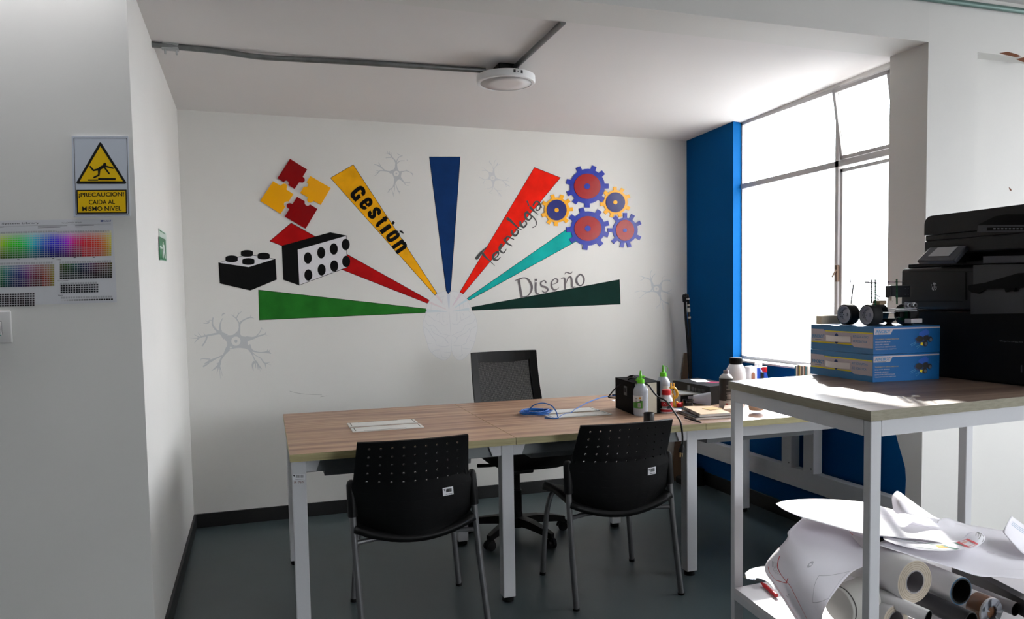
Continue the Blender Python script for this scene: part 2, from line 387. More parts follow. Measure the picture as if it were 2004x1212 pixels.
MB().lathe([(.138, 2.388), (.142, 2.386), (.142, 2.357), (.138, 2.353), (.126, 2.352), (.124, 2.354)], (LAMP.x, LAMP.y, 0), 64).build('housing', mat('lamp_white', (225, 225, 225), .4), t, smooth=True, auto=35)
MB().lathe([(.124, 2.3535), (.06, 2.3525), (.0, 2.352)], (LAMP.x, LAMP.y, 0), 64).build('diffuser', mat('lamp_diffuser', (205, 200, 198), .5), t, smooth=True)
mb = MB()
for k, ang in enumerate((-1.62, -1.58, -1.48, -1.36, -1.32)):
    mb.rbox((LAMP.x + .1425 * math.cos(ang), LAMP.y + .1425 * math.sin(ang), 2.374), (.004, .003, .014 if k != 2 else .006), Matrix.Rotation(ang, 3, 'Z'), 0)
mb.build('vent_slot', black_matte, t)

# ------------------------------------------------------------------ mural on the back wall
W = onY
def wy(k): return onY(YB - k)
C2 = crop(360, 280, 2.526); C3 = crop(820, 280, 2.754); ID = lambda a, b: (a, b)
mural = thing('wall_mural', 'painted mural of coloured rays around a pale brain with words and blocks', 'mural', (1.2, YB, 1.0))
ink = mat('mural_black', (9, 9, 9), .7, spec=.12, var=.1, scale=5)
def grow(pts, k):
    cx = sum(p[0] for p in pts) / len(pts); cy = sum(p[1] for p in pts) / len(pts); out = []
    n = len(pts)
    for i, p in enumerate(pts):
        a = pts[i - 1]; b_ = pts[(i + 1) % n]
        def nrm(p, q):
            dx, dy = q[0] - p[0], q[1] - p[1]; l = math.hypot(dx, dy); nx, ny = dy / l, -dx / l
            if nx * ((p[0] + q[0]) / 2 - cx) + ny * ((p[1] + q[1]) / 2 - cy) < 0: nx, ny = -nx, -ny
            return nx, ny
        n1, n2 = nrm(a, p), nrm(p, b_); s = (n1[0] + n2[0], n1[1] + n2[1]); d = max(.35, 1 + n1[0] * n2[0] + n1[1] * n2[1])
        out.append((p[0] + s[0] / d * k, p[1] + s[1] / d * k))
    return out
rays = [('green painted ray pointing left', (34, 108, 34), [(506, 567.8), (507.7, 626.4), (832.7, 612.1), (834.2, 608), (833.5, 604.6)]),
        ('dark red painted ray on the left', (172, 8, 10), [(569.8, 436.8), (528.3, 472), (837, 594), (840.2, 588)]),
        ('yellow painted ray', (238, 168, 14), [(647, 348.5), (691.4, 322.8), (854.9, 574), (851.3, 577.7)]),
        ('navy blue painted ray pointing up', (8, 46, 98), [(840.3, 307.2), (900.6, 307.2), (881.7, 570.5), (877, 574.8), (873.4, 569.8)]),
        ('bright red painted ray on the right', (234, 28, 6), [(1045.9, 327.9), (1096.7, 347.9), (906.4, 575.2), (900.2, 571.9)]),
        ('turquoise painted ray', (16, 168, 160), [(1130, 434.5), (1152, 459), (918, 587.9), (914.4, 584.3)]),
        ('dark green painted ray pointing right', (6, 42, 36), [(1212.2, 547.6), (1214, 595.2), (924.2, 607.5), (922.8, 601.7)])]
for lb, col, pts in rays:
    mb = MB(); mb.flat = True
    mb.poly([wy(.0006)(*p) for p in grow(pts, .55)], 0); mb.poly([wy(.0010)(*p) for p in grow(pts, -.25)], 1)
    mb.build('painted_ray', [ink, mat('mural_' + lb.split()[0] + str(col[0]), col, .7, var=.16, scale=9, spec=.12)], mural)['label'] = lb
# painted words
mb = MB(); mb.flat = True; CT = crop(920, 380, 8.08); mp = wy(.0022)
for s in ([(105, 1015, 45), (160, 945, 40), (215, 885, 20), (270, 832, 8)], [(205, 950, 38), (250, 1000, 26), (320, 1065, 14), (387, 1130, 6)],
          [(385, 1020, 10), (440, 975, 16), (445, 920, 26), (405, 925, 22), (365, 970, 30), (375, 1030, 36), (430, 1045, 20), (480, 1000, 10)],
          [(495, 800, 40), (470, 850, 38), (475, 895, 30), (530, 930, 20), (575, 865, 8)],
          [(540, 720, 36), (590, 780, 28), (660, 820, 16)], [(545, 735, 26), (575, 690, 24), (600, 670, 26), (640, 695, 18), (690, 715, 14)],
          [(660, 580, 30), (665, 620, 34), (710, 660, 28), (755, 620, 22), (755, 575, 18), (710, 560, 10)],
          [(595, 390, 44), (640, 420, 36), (700, 480, 26), (770, 545, 16), (825, 570, 8)],
          [(795, 440, 30), (800, 485, 34), (845, 525, 28), (890, 480, 22), (880, 435, 18), (830, 425, 10)],
          [(905, 280, 30), (870, 320, 34), (885, 380, 34), (930, 410, 24), (970, 365, 18), (940, 320, 20), (905, 290, 30)],
          [(930, 310, 26), (1010, 375, 16), (1048, 440, 14), (1040, 500, 10), (990, 530, 12)],
          [(955, 215, 36), (1010, 270, 22), (1075, 322, 8)], [(905, 115, 24), (930, 185, 12)],
          [(1000, 175, 24), (1030, 125, 24), (1080, 125, 26), (1110, 175, 24), (1135, 220, 8)],
          [(1090, 165, 16), (1045, 205, 16), (1050, 255, 18), (1095, 245, 16), (1110, 200, 14)]):
    ribbon(mb, [(a, b_, w * 1.12) for a, b_, w in s], CT, mp)
mb.build('painted_word', mat('mural_charcoal', (52, 50, 50), .6), mural)['label'] = 'word Tecnología in charcoal script'
mb = MB(); mb.flat = True; CD = crop(1000, 520, 12.525)
for s in ([(190, 345, 50), (225, 555, 48), (262, 770, 46)], [(100, 370, 12), (180, 335, 25), (330, 300, 22), (430, 350, 42), (500, 470, 48), (510, 560, 45), (480, 660, 30), (400, 745, 20), (270, 765, 16)],
          [(610, 425, 42), (605, 560, 40), (625, 680, 34), (700, 672, 10)],
          [(855, 415, 30), (835, 375, 24), (780, 378, 26), (730, 430, 28), (760, 500, 40), (860, 535, 44), (905, 590, 36), (870, 645, 24), (810, 655, 22), (770, 620, 26)],
          [(1010, 460, 10), (1090, 440, 14), (1145, 390, 34), (1130, 335, 30), (1070, 325, 20), (1000, 400, 30), (995, 500, 38), (1040, 585, 34), (1110, 590, 22), (1175, 540, 8)],
          [(1230, 318, 12), (1310, 310, 34), (1325, 440, 38), (1330, 565, 36)], [(1345, 450, 10), (1400, 310, 26), (1460, 275, 34), (1490, 360, 42), (1500, 520, 42), (1580, 515, 8)],
          [(1318, 212, 12), (1350, 165, 20), (1400, 175, 26), (1450, 195, 26), (1490, 170, 16), (1503, 140, 6)],
          [(1700, 215, 26), (1620, 290, 34), (1610, 400, 44), (1660, 475, 34), (1720, 490, 24), (1780, 420, 30), (1790, 320, 36), (1750, 240, 30), (1700, 215, 26)]):
    ribbon(mb, [(a, b_, w * 1.15) for a, b_, w in s], CD, mp)
disc(mb, 611, 350, 30, 33, CD, mp)
mb.build('painted_word', mat('mural_grey', (92, 84, 88), .6), mural)['label'] = 'word Diseño in grey pen lettering'
# word Gestión in heavy slanted capitals, traced letter by letter
mb = MB(); mb.flat = True; CG = crop(670, 350, 7.571)
LQ = {'G': ((108, 228), (190, 345), (278, 88)), 'e': ((240, 375), (312, 475), (395, 262)), 's': ((360, 505), (428, 615), (520, 400)), 't': ((470, 650), (528, 735), (632, 530)),
      'i': ((545, 768), (592, 826), (700, 655)), 'o': ((632, 855), (702, 955), (798, 745)), 'n': ((722, 1000), (815, 1122), (885, 885))}
LS = {'G': [[(.82, .66), (.82, .82), (.5, .91), (.18, .80), (.18, .20), (.42, .09), (.62, .16)], [(.58, .46), (.82, .46)], [(.80, .50), (.80, .0)]],
      'e': [[(.25, .50), (.80, .50)], [(.80, .50), (.80, .78), (.5, .90), (.2, .78), (.2, .22), (.5, .09), (.8, .2), (.8, .34)]],
      's': [[(.8, .66), (.78, .82), (.5, .91), (.22, .78), (.3, .60), (.7, .42), (.8, .22), (.5, .09), (.2, .18), (.2, .34)]],
      't': [[(.5, 1), (.5, .2)], [(.5, .24), (.62, .10), (.85, .08)], [(.15, .78), (.9, .78)]], 'i': [[(.5, 0), (.5, .94)]],
      'o': [[(.5, .91), (.8, .78), (.8, .22), (.5, .09), (.2, .22), (.2, .78), (.5, .91)]], 'n': [[(.22, 0), (.22, 1)], [(.25, .76), (.50, .90), (.78, .82), (.80, .6)], [(.80, .72), (.80, 0)]]}
LWD = {'G': 58, 'e': 52, 's': 52, 't': 54, 'i': 66, 'o': 52, 'n': 56}
for k, (bl, br, tl) in LQ.items():
    for st in LS[k]:
        w_ = LWD[k] * (.6 if (k == 'e' and len(st) == 2) or (k == 't' and st[0][0] != .5) or (k == 'G' and len(st) == 2 and st[0][1] == .46) else 1)
        pts = [(bl[0] + (br[0] - bl[0]) * u + (tl[0] - bl[0]) * v, bl[1] + (br[1] - bl[1]) * u + (tl[1] - bl[1]) * v, w_) for u, v in st]
        ribbon(mb, pts, CG, mp, n=4 if len(pts) > 3 else 1, close=False)
for st in ([(738, 640, 44), (768, 668, 44)], [(848, 772, 12), (880, 788, 34), (910, 812, 4)]): ribbon(mb, st, CG, mp, n=1, close=False)
mb.build('painted_word', ink, mural)['label'] = 'word Gestión in heavy black letters'
# painted toy blocks
CB = crop(420, 440, 7.157)
mb = MB(); mb.flat = True; m1, m2, m3 = wy(.0012), wy(.0016), wy(.0019)
mb.poly([m1(*CB(*p)) for p in [(52, 532), (460, 412), (858, 478), (478, 604)]], 0); mb.poly([m2(*CB(*p)) for p in [(64, 533), (460, 420), (842, 480), (477, 594)]], 1)
mb.poly([m3(*CB(*p)) for p in [(52, 530), (478, 602), (852, 478), (870, 770), (500, 922), (72, 822)]], 0)
for x, y in ((238, 478), (453, 402), (687, 440), (473, 515)):
    mb.poly([m3(*CB(x + 86 * math.cos(math.pi * k / 12), y - 18 - 30 * math.sin(math.pi * k / 12))) for k in range(13)] + [m3(*CB(x - 86 * math.cos(math.pi * k / 12), y + 22 + 26 * math.sin(math.pi * k / 12))) for k in range(13)], 0)
mwhite = mat('mural_white', (218, 216, 220), .7)
mb.build('painted_block', [ink, mwhite], mural)['label'] = 'small black painted toy block with four studs'
mb = MB(); mb.flat = True
mb.poly([m1(*CB(*p)) for p in [(940, 295), (1620, 106), (1850, 152), (1862, 600), (1185, 851), (962, 772)]], 0)
mb.poly([m2(*CB(*p)) for p in [(1164, 350), (1842, 157), (1854, 594), (1188, 843)]], 1)
for i, (x, y) in enumerate(((1306, 467), (1493, 392), (1669, 340), (1836, 278), (1313, 705), (1499, 632), (1675, 578), (1842, 515))):
    disc(mb, x - 26, y + 10, 62, 86, CB, wy(.0018), 2); disc(mb, x - 24, y + 10, 60, 84, CB, wy(.0019), 1); disc(mb, x, y, 57, 81, CB, wy(.0022), 0)
mb.build('painted_block', [ink, mwhite, mat('mural_pale_grey', (198, 196, 200), .7)], mural)['label'] = 'large painted toy block with eight black studs'
# neurons
neu_m = mat('mural_neuron_grey', (186, 188, 190), .8); neu2 = mat('mural_neuron_pale', (199, 200, 202), .8); neu3 = mat('mural_neuron_blue_grey', (194, 198, 201), .8)
def neuron(tr, body, strokes, nuc, m, lb, extra=()):
    mb = MB(); mb.flat = True
    a = wy(.0007)
    mb.poly([a(*tr(x, y)) for x, y in [q[:2] for q in cat_rom([(x, y) for x, y in body] + [body[0]], 5)]], 0)
    for s in strokes: ribbon(mb, s, tr, a, n=4, close=False)
    x, y, R = nuc
    disc(mb, x, y, R, R, tr, wy(.0010), 1); disc(mb, x, y, R * .34, R * .34, tr, wy(.0013), 0)
    for x, y, R in extra: disc(mb, x, y, R, R, tr, wy(.0010), 1)
    mb.build('painted_neuron', [m, wall_m], mural)['label'] = lb
CN = crop(365, 600, 8.36)
neuron(CN, [(640, 470), (760, 465), (850, 400), (900, 480), (1010, 510), (1000, 610), (1060, 720), (960, 690), (840, 680), (720, 700), (650, 700), (665, 600), (600, 500)], [
    [(640, 500, 110), (560, 440, 50), (470, 450, 34), (350, 475, 30), (230, 500, 26), (170, 550, 16), (125, 605, 6)],
    [(200, 515, 24), (120, 520, 10), (45, 512, 4)], [(240, 490, 16), (190, 430, 5)], [(210, 505, 18), (125, 460, 5)], [(310, 480, 14), (280, 430, 5)],
    [(335, 490, 30), (310, 570, 24), (255, 650, 22)], [(570, 430, 50), (500, 400, 34), (430, 310, 28), (425, 230, 24), (435, 180, 20)], [(420, 232, 12), (370, 225, 8), (360, 270, 18), (275, 280, 4)], [(355, 265, 10), (310, 225, 3)],
    [(560, 420, 50), (545, 340, 30), (560, 260, 20), (590, 195, 10)], [(575, 160, 3), (600, 120, 24), (635, 122, 4)],
    [(850, 450, 60), (868, 350, 26), (872, 280, 34), (940, 220, 22), (1040, 180, 22), (1105, 195, 4)], [(1050, 175, 14), (1058, 115, 3)],
    [(865, 285, 20), (820, 205, 18), (780, 170, 14), (725, 130, 3)], [(815, 200, 14), (850, 125, 14), (915, 75, 3)], [(848, 125, 8), (840, 70, 3)], [(775, 160, 8), (782, 90, 3)],
    [(980, 530, 90), (1080, 520, 44), (1160, 490, 26), (1275, 455, 16), (1305, 405, 3)], [(1275, 460, 8), (1325, 472, 3)], [(1140, 490, 20), (1200, 420, 12), (1228, 345, 12)], [(1228, 365, 8), (1265, 380, 3)],
    [(1000, 650, 110), (1070, 720, 36), (1180, 750, 14), (1280, 750, 22), (1330, 745, 44), (1385, 775, 4)], [(1320, 740, 20), (1330, 700, 4)], [(1340, 740, 12), (1375, 700, 3)],
    [(1040, 710, 50), (1080, 790, 18), (1120, 890, 16)], [(1110, 900, 40), (1080, 960, 30), (1095, 1055, 6)], [(1120, 890, 20), (1130, 960, 14), (1135, 1015, 4)], [(1125, 885, 20), (1165, 950, 26), (1170, 1035, 4)], [(1165, 940, 16), (1215, 1010, 18), (1230, 1025, 4)], [(1190, 990, 8), (1208, 1065, 3)],
    [(1050, 730, 20), (1130, 800, 10), (1215, 850, 14), (1280, 930, 20), (1370, 912, 3)], [(1285, 925, 20), (1300, 1020, 4)], [(1295, 930, 8), (1385, 960, 3)],
    [(680, 690, 80), (620, 780, 36), (560, 870, 30), (530, 960, 44), (410, 1055, 6)], [(530, 970, 20), (495, 1100, 5)], [(540, 980, 14), (555, 1180, 3)], [(545, 980, 14), (590, 1140, 4)], [(540, 920, 20), (480, 945, 4)],
    [(600, 800, 24), (480, 850, 24), (380, 900, 44), (290, 938, 6)], [(390, 865, 18), (250, 855, 12), (235, 895, 3)], [(370, 930, 16), (270, 985, 30)]], (808, 568, 76), neu_m, 'large grey painted neuron', [(725, 672, 17)])
C1 = crop(725, 285, 11.547)
neuron(C1, [(550, 500), (605, 500), (640, 570), (700, 600), (690, 700), (700, 770), (640, 765), (600, 800), (545, 850), (530, 740), (490, 640), (440, 580), (520, 540)], [
    [(580, 540, 70), (580, 440, 46), (578, 385, 40), (540, 320, 26), (490, 270, 26), (455, 215, 22), (400, 180, 18), (330, 170, 4)], [(470, 270, 18), (400, 272, 14), (345, 278, 16)], [(430, 200, 14), (432, 130, 5)], [(400, 180, 12), (370, 100, 4)], [(465, 230, 14), (475, 155, 4)],
    [(585, 390, 26), (610, 310, 18), (660, 250, 16), (725, 230, 20)], [(590, 410, 26), (650, 360, 18), (700, 345, 16), (775, 347, 12)], [(590, 165, 4), (640, 205, 14), (670, 205, 12)], [(820, 320, 18), (850, 350, 4)],
    [(480, 610, 80), (400, 585, 26), (320, 560, 26), (240, 490, 26), (150, 440, 22), (85, 425, 18)], [(240, 480, 18), (180, 380, 12)], [(350, 575, 20), (230, 570, 18), (190, 590, 26), (130, 660, 12), (65, 690, 3)], [(200, 585, 14), (120, 560, 5)], [(180, 610, 10), (100, 625, 3)],
    [(680, 600, 50), (760, 580, 14), (830, 575, 18), (910, 610, 14), (950, 645, 22), (955, 680, 4)], [(810, 575, 12), (812, 540, 4)], [(950, 645, 10), (985, 640, 3)],
    [(680, 740, 60), (750, 820, 22), (830, 830, 14), (900, 828, 12)], [(750, 830, 18), (800, 890, 12), (860, 910, 6)], [(885, 830, 8), (885, 860, 3)],
    [(560, 780, 60), (545, 860, 36), (500, 950, 14), (440, 990, 22), (385, 1070, 6)], [(480, 980, 12), (500, 1060, 12), (520, 1120, 14), (525, 1165, 3)], [(545, 880, 14), (545, 1000, 10), (520, 1100, 10)], [(570, 870, 16), (600, 960, 14), (640, 1040, 26), (680, 1045, 6)], [(650, 1040, 14), (650, 1100, 4)], [(430, 1000, 8), (420, 1080, 3)]], (585, 632, 60), neu_m, 'small grey painted neuron above the yellow ray')
C4 = crop(930, 305, 14.26)
neuron(C4, [(480, 470), (530, 430), (560, 560), (640, 650), (720, 680), (560, 700), (530, 800), (480, 780), (440, 690), (360, 650), (385, 560), (380, 460)], [
    [(505, 480, 60), (515, 380, 36), (490, 340, 14), (460, 250, 16), (405, 185, 26), (405, 120, 4)], [(515, 400, 18), (525, 250, 12), (550, 140, 12), (600, 110, 3)], [(520, 400, 16), (560, 310, 14), (610, 250, 30), (640, 170, 5)], [(610, 255, 14), (660, 250, 12), (700, 215, 4)],
    [(430, 500, 60), (370, 450, 22), (300, 400, 16), (230, 340, 8), (180, 325, 5)], [(320, 420, 12), (180, 410, 12)], [(400, 640, 40), (340, 650, 16), (270, 670, 16), (180, 630, 12), (110, 590, 14)], [(270, 680, 8), (230, 760, 12), (220, 810, 4)], [(115, 765, 5), (175, 762, 5)],
    [(505, 760, 50), (490, 850, 26), (430, 900, 12), (320, 910, 8)], [(495, 860, 16), (470, 960, 12), (390, 1025, 14)], [(510, 840, 20), (540, 910, 14), (610, 970, 18), (750, 975, 12)], [(610, 980, 20), (650, 1040, 22), (700, 1080, 20), (725, 1165, 4)], [(660, 1060, 14), (660, 1140, 4)], [(420, 1050, 5), (465, 1055, 12)],
    [(640, 660, 40), (740, 680, 20), (860, 690, 14), (960, 720, 6)], [(870, 680, 12), (940, 600, 8)], [(760, 690, 14), (830, 770, 20), (900, 820, 26), (975, 860, 8)], [(840, 790, 12), (880, 880, 10)]], (488, 618, 62), neu2, 'faint grey painted neuron between the navy and red rays')
C5 = crop(1235, 520, 12.76)
neuron(C5, [(510, 480), (620, 480), (700, 470), (750, 480), (770, 600), (740, 700), (740, 800), (700, 760), (640, 690), (560, 660), (470, 650), (510, 580)], [
    [(540, 520, 70), (510, 400, 40), (440, 330, 24), (340, 300, 22), (250, 265, 12), (190, 270, 5)], [(330, 310, 18), (250, 370, 12), (220, 385, 6)], [(510, 370, 26), (480, 260, 16), (490, 160, 14), (530, 110, 8)], [(515, 360, 22), (540, 270, 18), (620, 200, 8)],
    [(730, 490, 60), (780, 400, 26), (860, 365, 18), (960, 375, 16), (985, 410, 6)], [(780, 400, 10), (785, 300, 6), (860, 262, 6), (905, 262, 4)], [(965, 375, 10), (980, 340, 4)],
    [(750, 620, 60), (840, 660, 30), (920, 660, 16), (1015, 600, 12)], [(860, 670, 20), (930, 700, 12), (1010, 705, 12)],
    [(720, 740, 60), (740, 810, 26), (800, 890, 12), (900, 935, 30), (945, 950, 18)], [(930, 960, 10), (950, 1005, 4)], [(740, 830, 16), (790, 970, 10), (800, 1080, 12), (860, 1115, 5)], [(725, 820, 18), (722, 960, 10), (650, 1030, 10), (635, 1080, 4)], [(722, 960, 8), (720, 1050, 4)],
    [(480, 650, 36), (380, 660, 20), (240, 630, 18), (90, 670, 8)], [(400, 670, 14), (290, 740, 12), (230, 800, 8), (195, 790, 4)]], (635, 580, 64), neu3, 'faint grey painted neuron beside the blue wall', [(535, 622, 14)])
# brain outline
mb = MB(); mb.flat = True; CR = crop(820, 560, 8.077); a = wy(.0007)
oval = [(464, 95), (380, 90), (300, 125), (200, 190), (135, 270), (110, 370), (100, 460), (62, 580), (78, 720), (130, 900), (170, 1020), (260, 1110), (350, 1160), (430, 1165), (490, 1100), (512, 1020), (540, 1090), (600, 1160), (680, 1165), (760, 1100), (830, 1010), (880, 880), (900, 780), (922, 660), (910, 560), (885, 470), (840, 400), (800, 300), (740, 190), (640, 110), (540, 85), (464, 95)]
mb.poly([wy(.0003)(*CR(*p)) for p in cat_rom(oval, 4)], 1)
S = [[(x, y, 5) for x, y in oval]]
for s in ([(468, 120), (470, 350), (490, 560), (505, 800), (512, 1020)], [(110, 450), (200, 500), (240, 540), (330, 570), (390, 620), (460, 598)], [(95, 540), (150, 625), (230, 625), (330, 740), (410, 765), (490, 785)],
          [(190, 670), (230, 740), (330, 790), (400, 820), (470, 910)], [(75, 640), (150, 705), (190, 770), (260, 870), (280, 935), (400, 958), (480, 940)], [(145, 915), (205, 905)], [(350, 950), (355, 1100), (400, 1135), (450, 1125)], [(210, 1050), (260, 1015), (330, 1010)],
          [(400, 1052), (500, 1045)], [(460, 795), (410, 845), (475, 910)], [(330, 360), (325, 560)], [(380, 430), (380, 540), (400, 565)], [(200, 260), (190, 370), (210, 400)], [(270, 480), (290, 440), (330, 437)],
          [(525, 595), (600, 605), (660, 550), (760, 500), (830, 450)], [(520, 785), (600, 740), (680, 710), (740, 620), (850, 580), (885, 510)], [(590, 830), (640, 790), (740, 740), (810, 660)], [(915, 630), (820, 690), (800, 780), (755, 850), (740, 910), (620, 945), (540, 938)],
          [(545, 790), (605, 830), (550, 905)], [(670, 930), (680, 1060), (690, 1090), (620, 1120), (585, 1110)], [(690, 985), (760, 990), (830, 1000)], [(805, 860), (875, 885)], [(640, 270), (650, 440), (665, 540)], [(600, 420), (600, 530), (585, 560)], [(550, 160), (585, 210), (580, 260)], [(330, 180), (400, 170)], [(690, 430), (710, 470)], [(700, 280), (705, 340)], [(375, 200), (370, 270), (400, 290)], [(770, 240), (775, 380), (820, 420)]):
    S.append([(x, y, 5) for x, y in s])
for s in S: ribbon(mb, s, CR, a, n=4)
tint = {2: [((440, 130), (492, 130), (480, 360), (468, 360))], 3: [((110, 360), (110, 420), (440, 408), (440, 400)), ((790, 340), (800, 385), (530, 402), (530, 396))], 4: [((250, 150), (290, 130), (375, 250), (360, 275)), ((170, 240), (160, 275), (420, 370), (430, 362))], 5: [((640, 110), (680, 135), (530, 325), (524, 318))], 6: [((740, 205), (765, 235), (560, 350), (555, 345))]}
for k, qs in tint.items():
    for q in qs: mb.poly([wy(.0005)(*CR(*p)) for p in q], k)
mb.build('painted_brain', [mat('mural_line', (198, 199, 203), .8), mat('mural_brain_white', (218, 217, 217), .85), mat('tint_blue', (196, 202, 212), .8), mat('tint_grey', (200, 208, 212), .8), mat('tint_pink', (216, 202, 204), .8), mat('tint_rose', (214, 198, 206), .8), mat('tint_cyan', (196, 210, 216), .8)], mural)['label'] = 'pale outline of a brain seen from above'
# pencil scratch on the wall
sc = MB(); sc.flat = True; ribbon(sc, [(567, 766, .6), (590, 771, .6), (630, 773, .5)], ID, wy(.0004), 4); ribbon(sc, [(627, 777, .5), (640, 775, .5)], ID, wy(.0004), 3)
sc.build('scratch', mat('scratch_grey', (150, 148, 146), .9), mural)

# acrylic jigsaw pieces, glued on the wall
CZ = crop(500, 300, 7.575)
def acr(n, c): return mat(n, c, .22, spec=.3, coat=.12)
a_red, a_yel, a_blu, a_nav, a_dred = acr('acrylic_dark_red', (142, 0, 4)), acr('acrylic_yellow', (244, 170, 4)), acr('acrylic_blue', (20, 44, 160)), acr('acrylic_navy', (4, 14, 108)), acr('acrylic_crimson', (158, 4, 10))
ZP = [('dark red acrylic jigsaw piece at the top of the group', a_red, [(512, 85), (765, 243), (700, 350), (724, 372), (733, 400), (722, 428), (696, 438), (668, 434), (648, 430), (580, 533), (485, 473), (492, 448), (484, 424), (462, 408), (438, 410), (418, 432), (325, 372)]),
      ('yellow acrylic jigsaw piece on the right of the group', a_yel, [(812, 340), (1115, 517), (967, 767), (855, 707), (838, 726), (818, 736), (792, 732), (772, 716), (765, 690), (775, 655), (662, 590), (715, 497), (745, 500), (770, 494), (782, 470), (775, 442), (757, 430)]),
      ('yellow acrylic jigsaw piece on the left of the group', a_yel, [(262, 418), (375, 487), (395, 462), (420, 452), (448, 455), (466, 475), (465, 510), (458, 540), (562, 608), (493, 717), (465, 715), (438, 724), (422, 745), (424, 775), (440, 797), (372, 900), (70, 707)]),
      ('dark red acrylic jigsaw piece at the bottom of the group', a_red, [(615, 648), (728, 712), (728, 745), (742, 770), (765, 781), (790, 778), (808, 760), (917, 828), (742, 1120), (433, 942), (500, 828), (475, 812), (460, 790), (463, 762), (485, 745), (515, 743), (550, 752)])]
for lb, m, pts in ZP:
    ang = MB(); ang.prism([wy(.001)(*CZ(*p)) for p in pts], (0, -.006, 0))
    props(ang.build('jigsaw_piece', m), lb, 'wall decoration', 'acrylic jigsaw pieces')
# acrylic gears
CW = crop(1050, 320, 6.733)
GE = [('large blue acrylic gear with a crimson disc, top of the cluster', a_blu, a_dred, a_blu, (667, 302), 230, 283, (174, 167), 38, [(560, 85), (748, 65), (880, 115), (930, 300), (850, 465), (665, 540), (485, 530), (405, 400), (408, 240)]),
      ('yellow acrylic gear with a navy disc, left of the cluster', a_yel, a_nav, a_yel, (265, 615), 165, 212, (130, 137), 28, [(212, 435), (343, 405), (435, 480), (452, 605), (388, 755), (255, 812), (145, 800), (62, 690), (103, 530)]),
      ('yellow acrylic gear with a navy disc, right of the cluster', a_yel, a_nav, a_yel, (1038, 513), 160, 205, (126, 131), 27, [(1030, 325), (1140, 325), (1220, 430), (1193, 585), (1100, 690), (975, 735), (885, 668), (855, 540), (905, 385)]),
      ('large blue acrylic gear with a crimson disc over the turquoise ray', a_blu, a_dred, a_blu, (675, 858), 226, 285, (178, 163), 38, [(600, 635), (805, 660), (935, 790), (930, 940), (845, 1065), (640, 1100), (475, 1005), (400, 875), (440, 695)]),
      ('small blue acrylic gear with a crimson disc, lower right of the cluster', a_blu, a_dred, a_blu, (1165, 882), 165, 230, (120, 138), 26, [(1165, 662), (1262, 695), (1325, 800), (1310, 960), (1215, 1075), (1120, 1095), (1012, 1028), (1000, 880), (1055, 740)])]
for lb, mg, md, mh, (cx_, cy_), rb, rt, (dx_, dy_), rh, teeth in GE:
    al = sorted(math.atan2(y - cy_, x - cx_) for x, y in teeth); pts = []
    for i, t_ in enumerate(al):
        nx = al[(i + 1) % len(al)] + (2 * math.pi if i == len(al) - 1 else 0)
        w1, w2_ = .145 , .115
        for dt, r in ((-w1, rb), (-w2_, rt), (w2_, rt), (w1, rb)): pts.append((cx_ + r * math.cos(t_ + dt), cy_ + r * math.sin(t_ + dt)))
        for k in (1, 2):
            q = t_ + w1 + (nx - t_ - 2 * w1) * k / 3; pts.append((cx_ + rb * math.cos(q), cy_ + rb * math.sin(q)))
    g = thing('acrylic_gear', lb, 'wall decoration', wy(.001)(*CW(cx_, cy_)), 'acrylic gears')
    MB().prism([wy(.001)(*CW(*p)) for p in pts], (0, -.005, 0)).build('gear_plate', mg, g)
    c8 = lambda rx, ry, n=40: [(cx_ - 0 + rx * math.cos(2 * math.pi * k / n), cy_ + ry * math.sin(2 * math.pi * k / n)) for k in range(n)]
    MB().prism([wy(.006)(*CW(*p)) for p in c8(dx_, dy_)], (0, -.004, 0)).build('disc', md, g)
    MB().prism([wy(.010)(*CW(*p)) for p in c8(rh, rh, 20)], (0, -.0015, 0)).build('hub', mh, g)

# ------------------------------------------------------------------ left pier: sign, chart, switch; exit sign
cs = crop(140, 260, 4.66)
mpS = lambda k: onY(YF - k)
s_w, s_y, s_k = mat('sign_white', (196, 202, 212), .35), mat('sign_yellow', (232, 188, 0), .4), mat('sign_black', (10, 10, 10), .4)
c = mpS(0)(*cs(265, 765))
t = thing('caution_sign', 'yellow and white caution sign with a tripping figure on the left pier', 'sign', c)
MB().prism([mpS(.0005)(*cs(*p)) for p in [(5, 32), (518, 34), (536, 760), (22, 765)]], (0, -.006, 0)).build('sign_plate', s_w, t)
mb = MB(); mb.flat = True; q = mpS(.0069)
for s in ([(22, 48, 5), (503, 50, 5)], [(503, 50, 5), (519, 742, 5)], [(519, 742, 5), (40, 747, 5)], [(40, 747, 5), (22, 48, 5)]): ribbon(mb, s, cs, q, 1)
def rtri(pts, r, n=6):
    out = []
    for i, p in enumerate(pts):
        a = Vector(pts[i - 1]); b_ = Vector(p); d = Vector(pts[(i + 1) % 3]); u = (a - b_).normalized(); v = (d - b_).normalized()
        for k in range(n + 1):
            t_ = k / n; out.append(tuple((b_ + u * r) * (1 - t_) ** 2 + b_ * 2 * t_ * (1 - t_) + (b_ + v * r) * t_ * t_))
    return out
mb.poly([q(*cs(*p)) for p in rtri([(262, 76), (36, 466), (508, 466)], 26)], 0); mb.poly([mpS(.0072)(*cs(*p)) for p in [(263, 122), (74, 443), (469, 443)]], 1)
mb.poly([q(*cs(*p)) for p in [(43, 520), (502, 518), (507, 735), (48, 738)]], 0); mb.poly([mpS(.0072)(*cs(*p)) for p in [(55, 531), (491, 529), (496, 724), (60, 727)]], 1)
q2 = mpS(.0076); disc(mb, 303, 287, 15, 13, cs, q2)
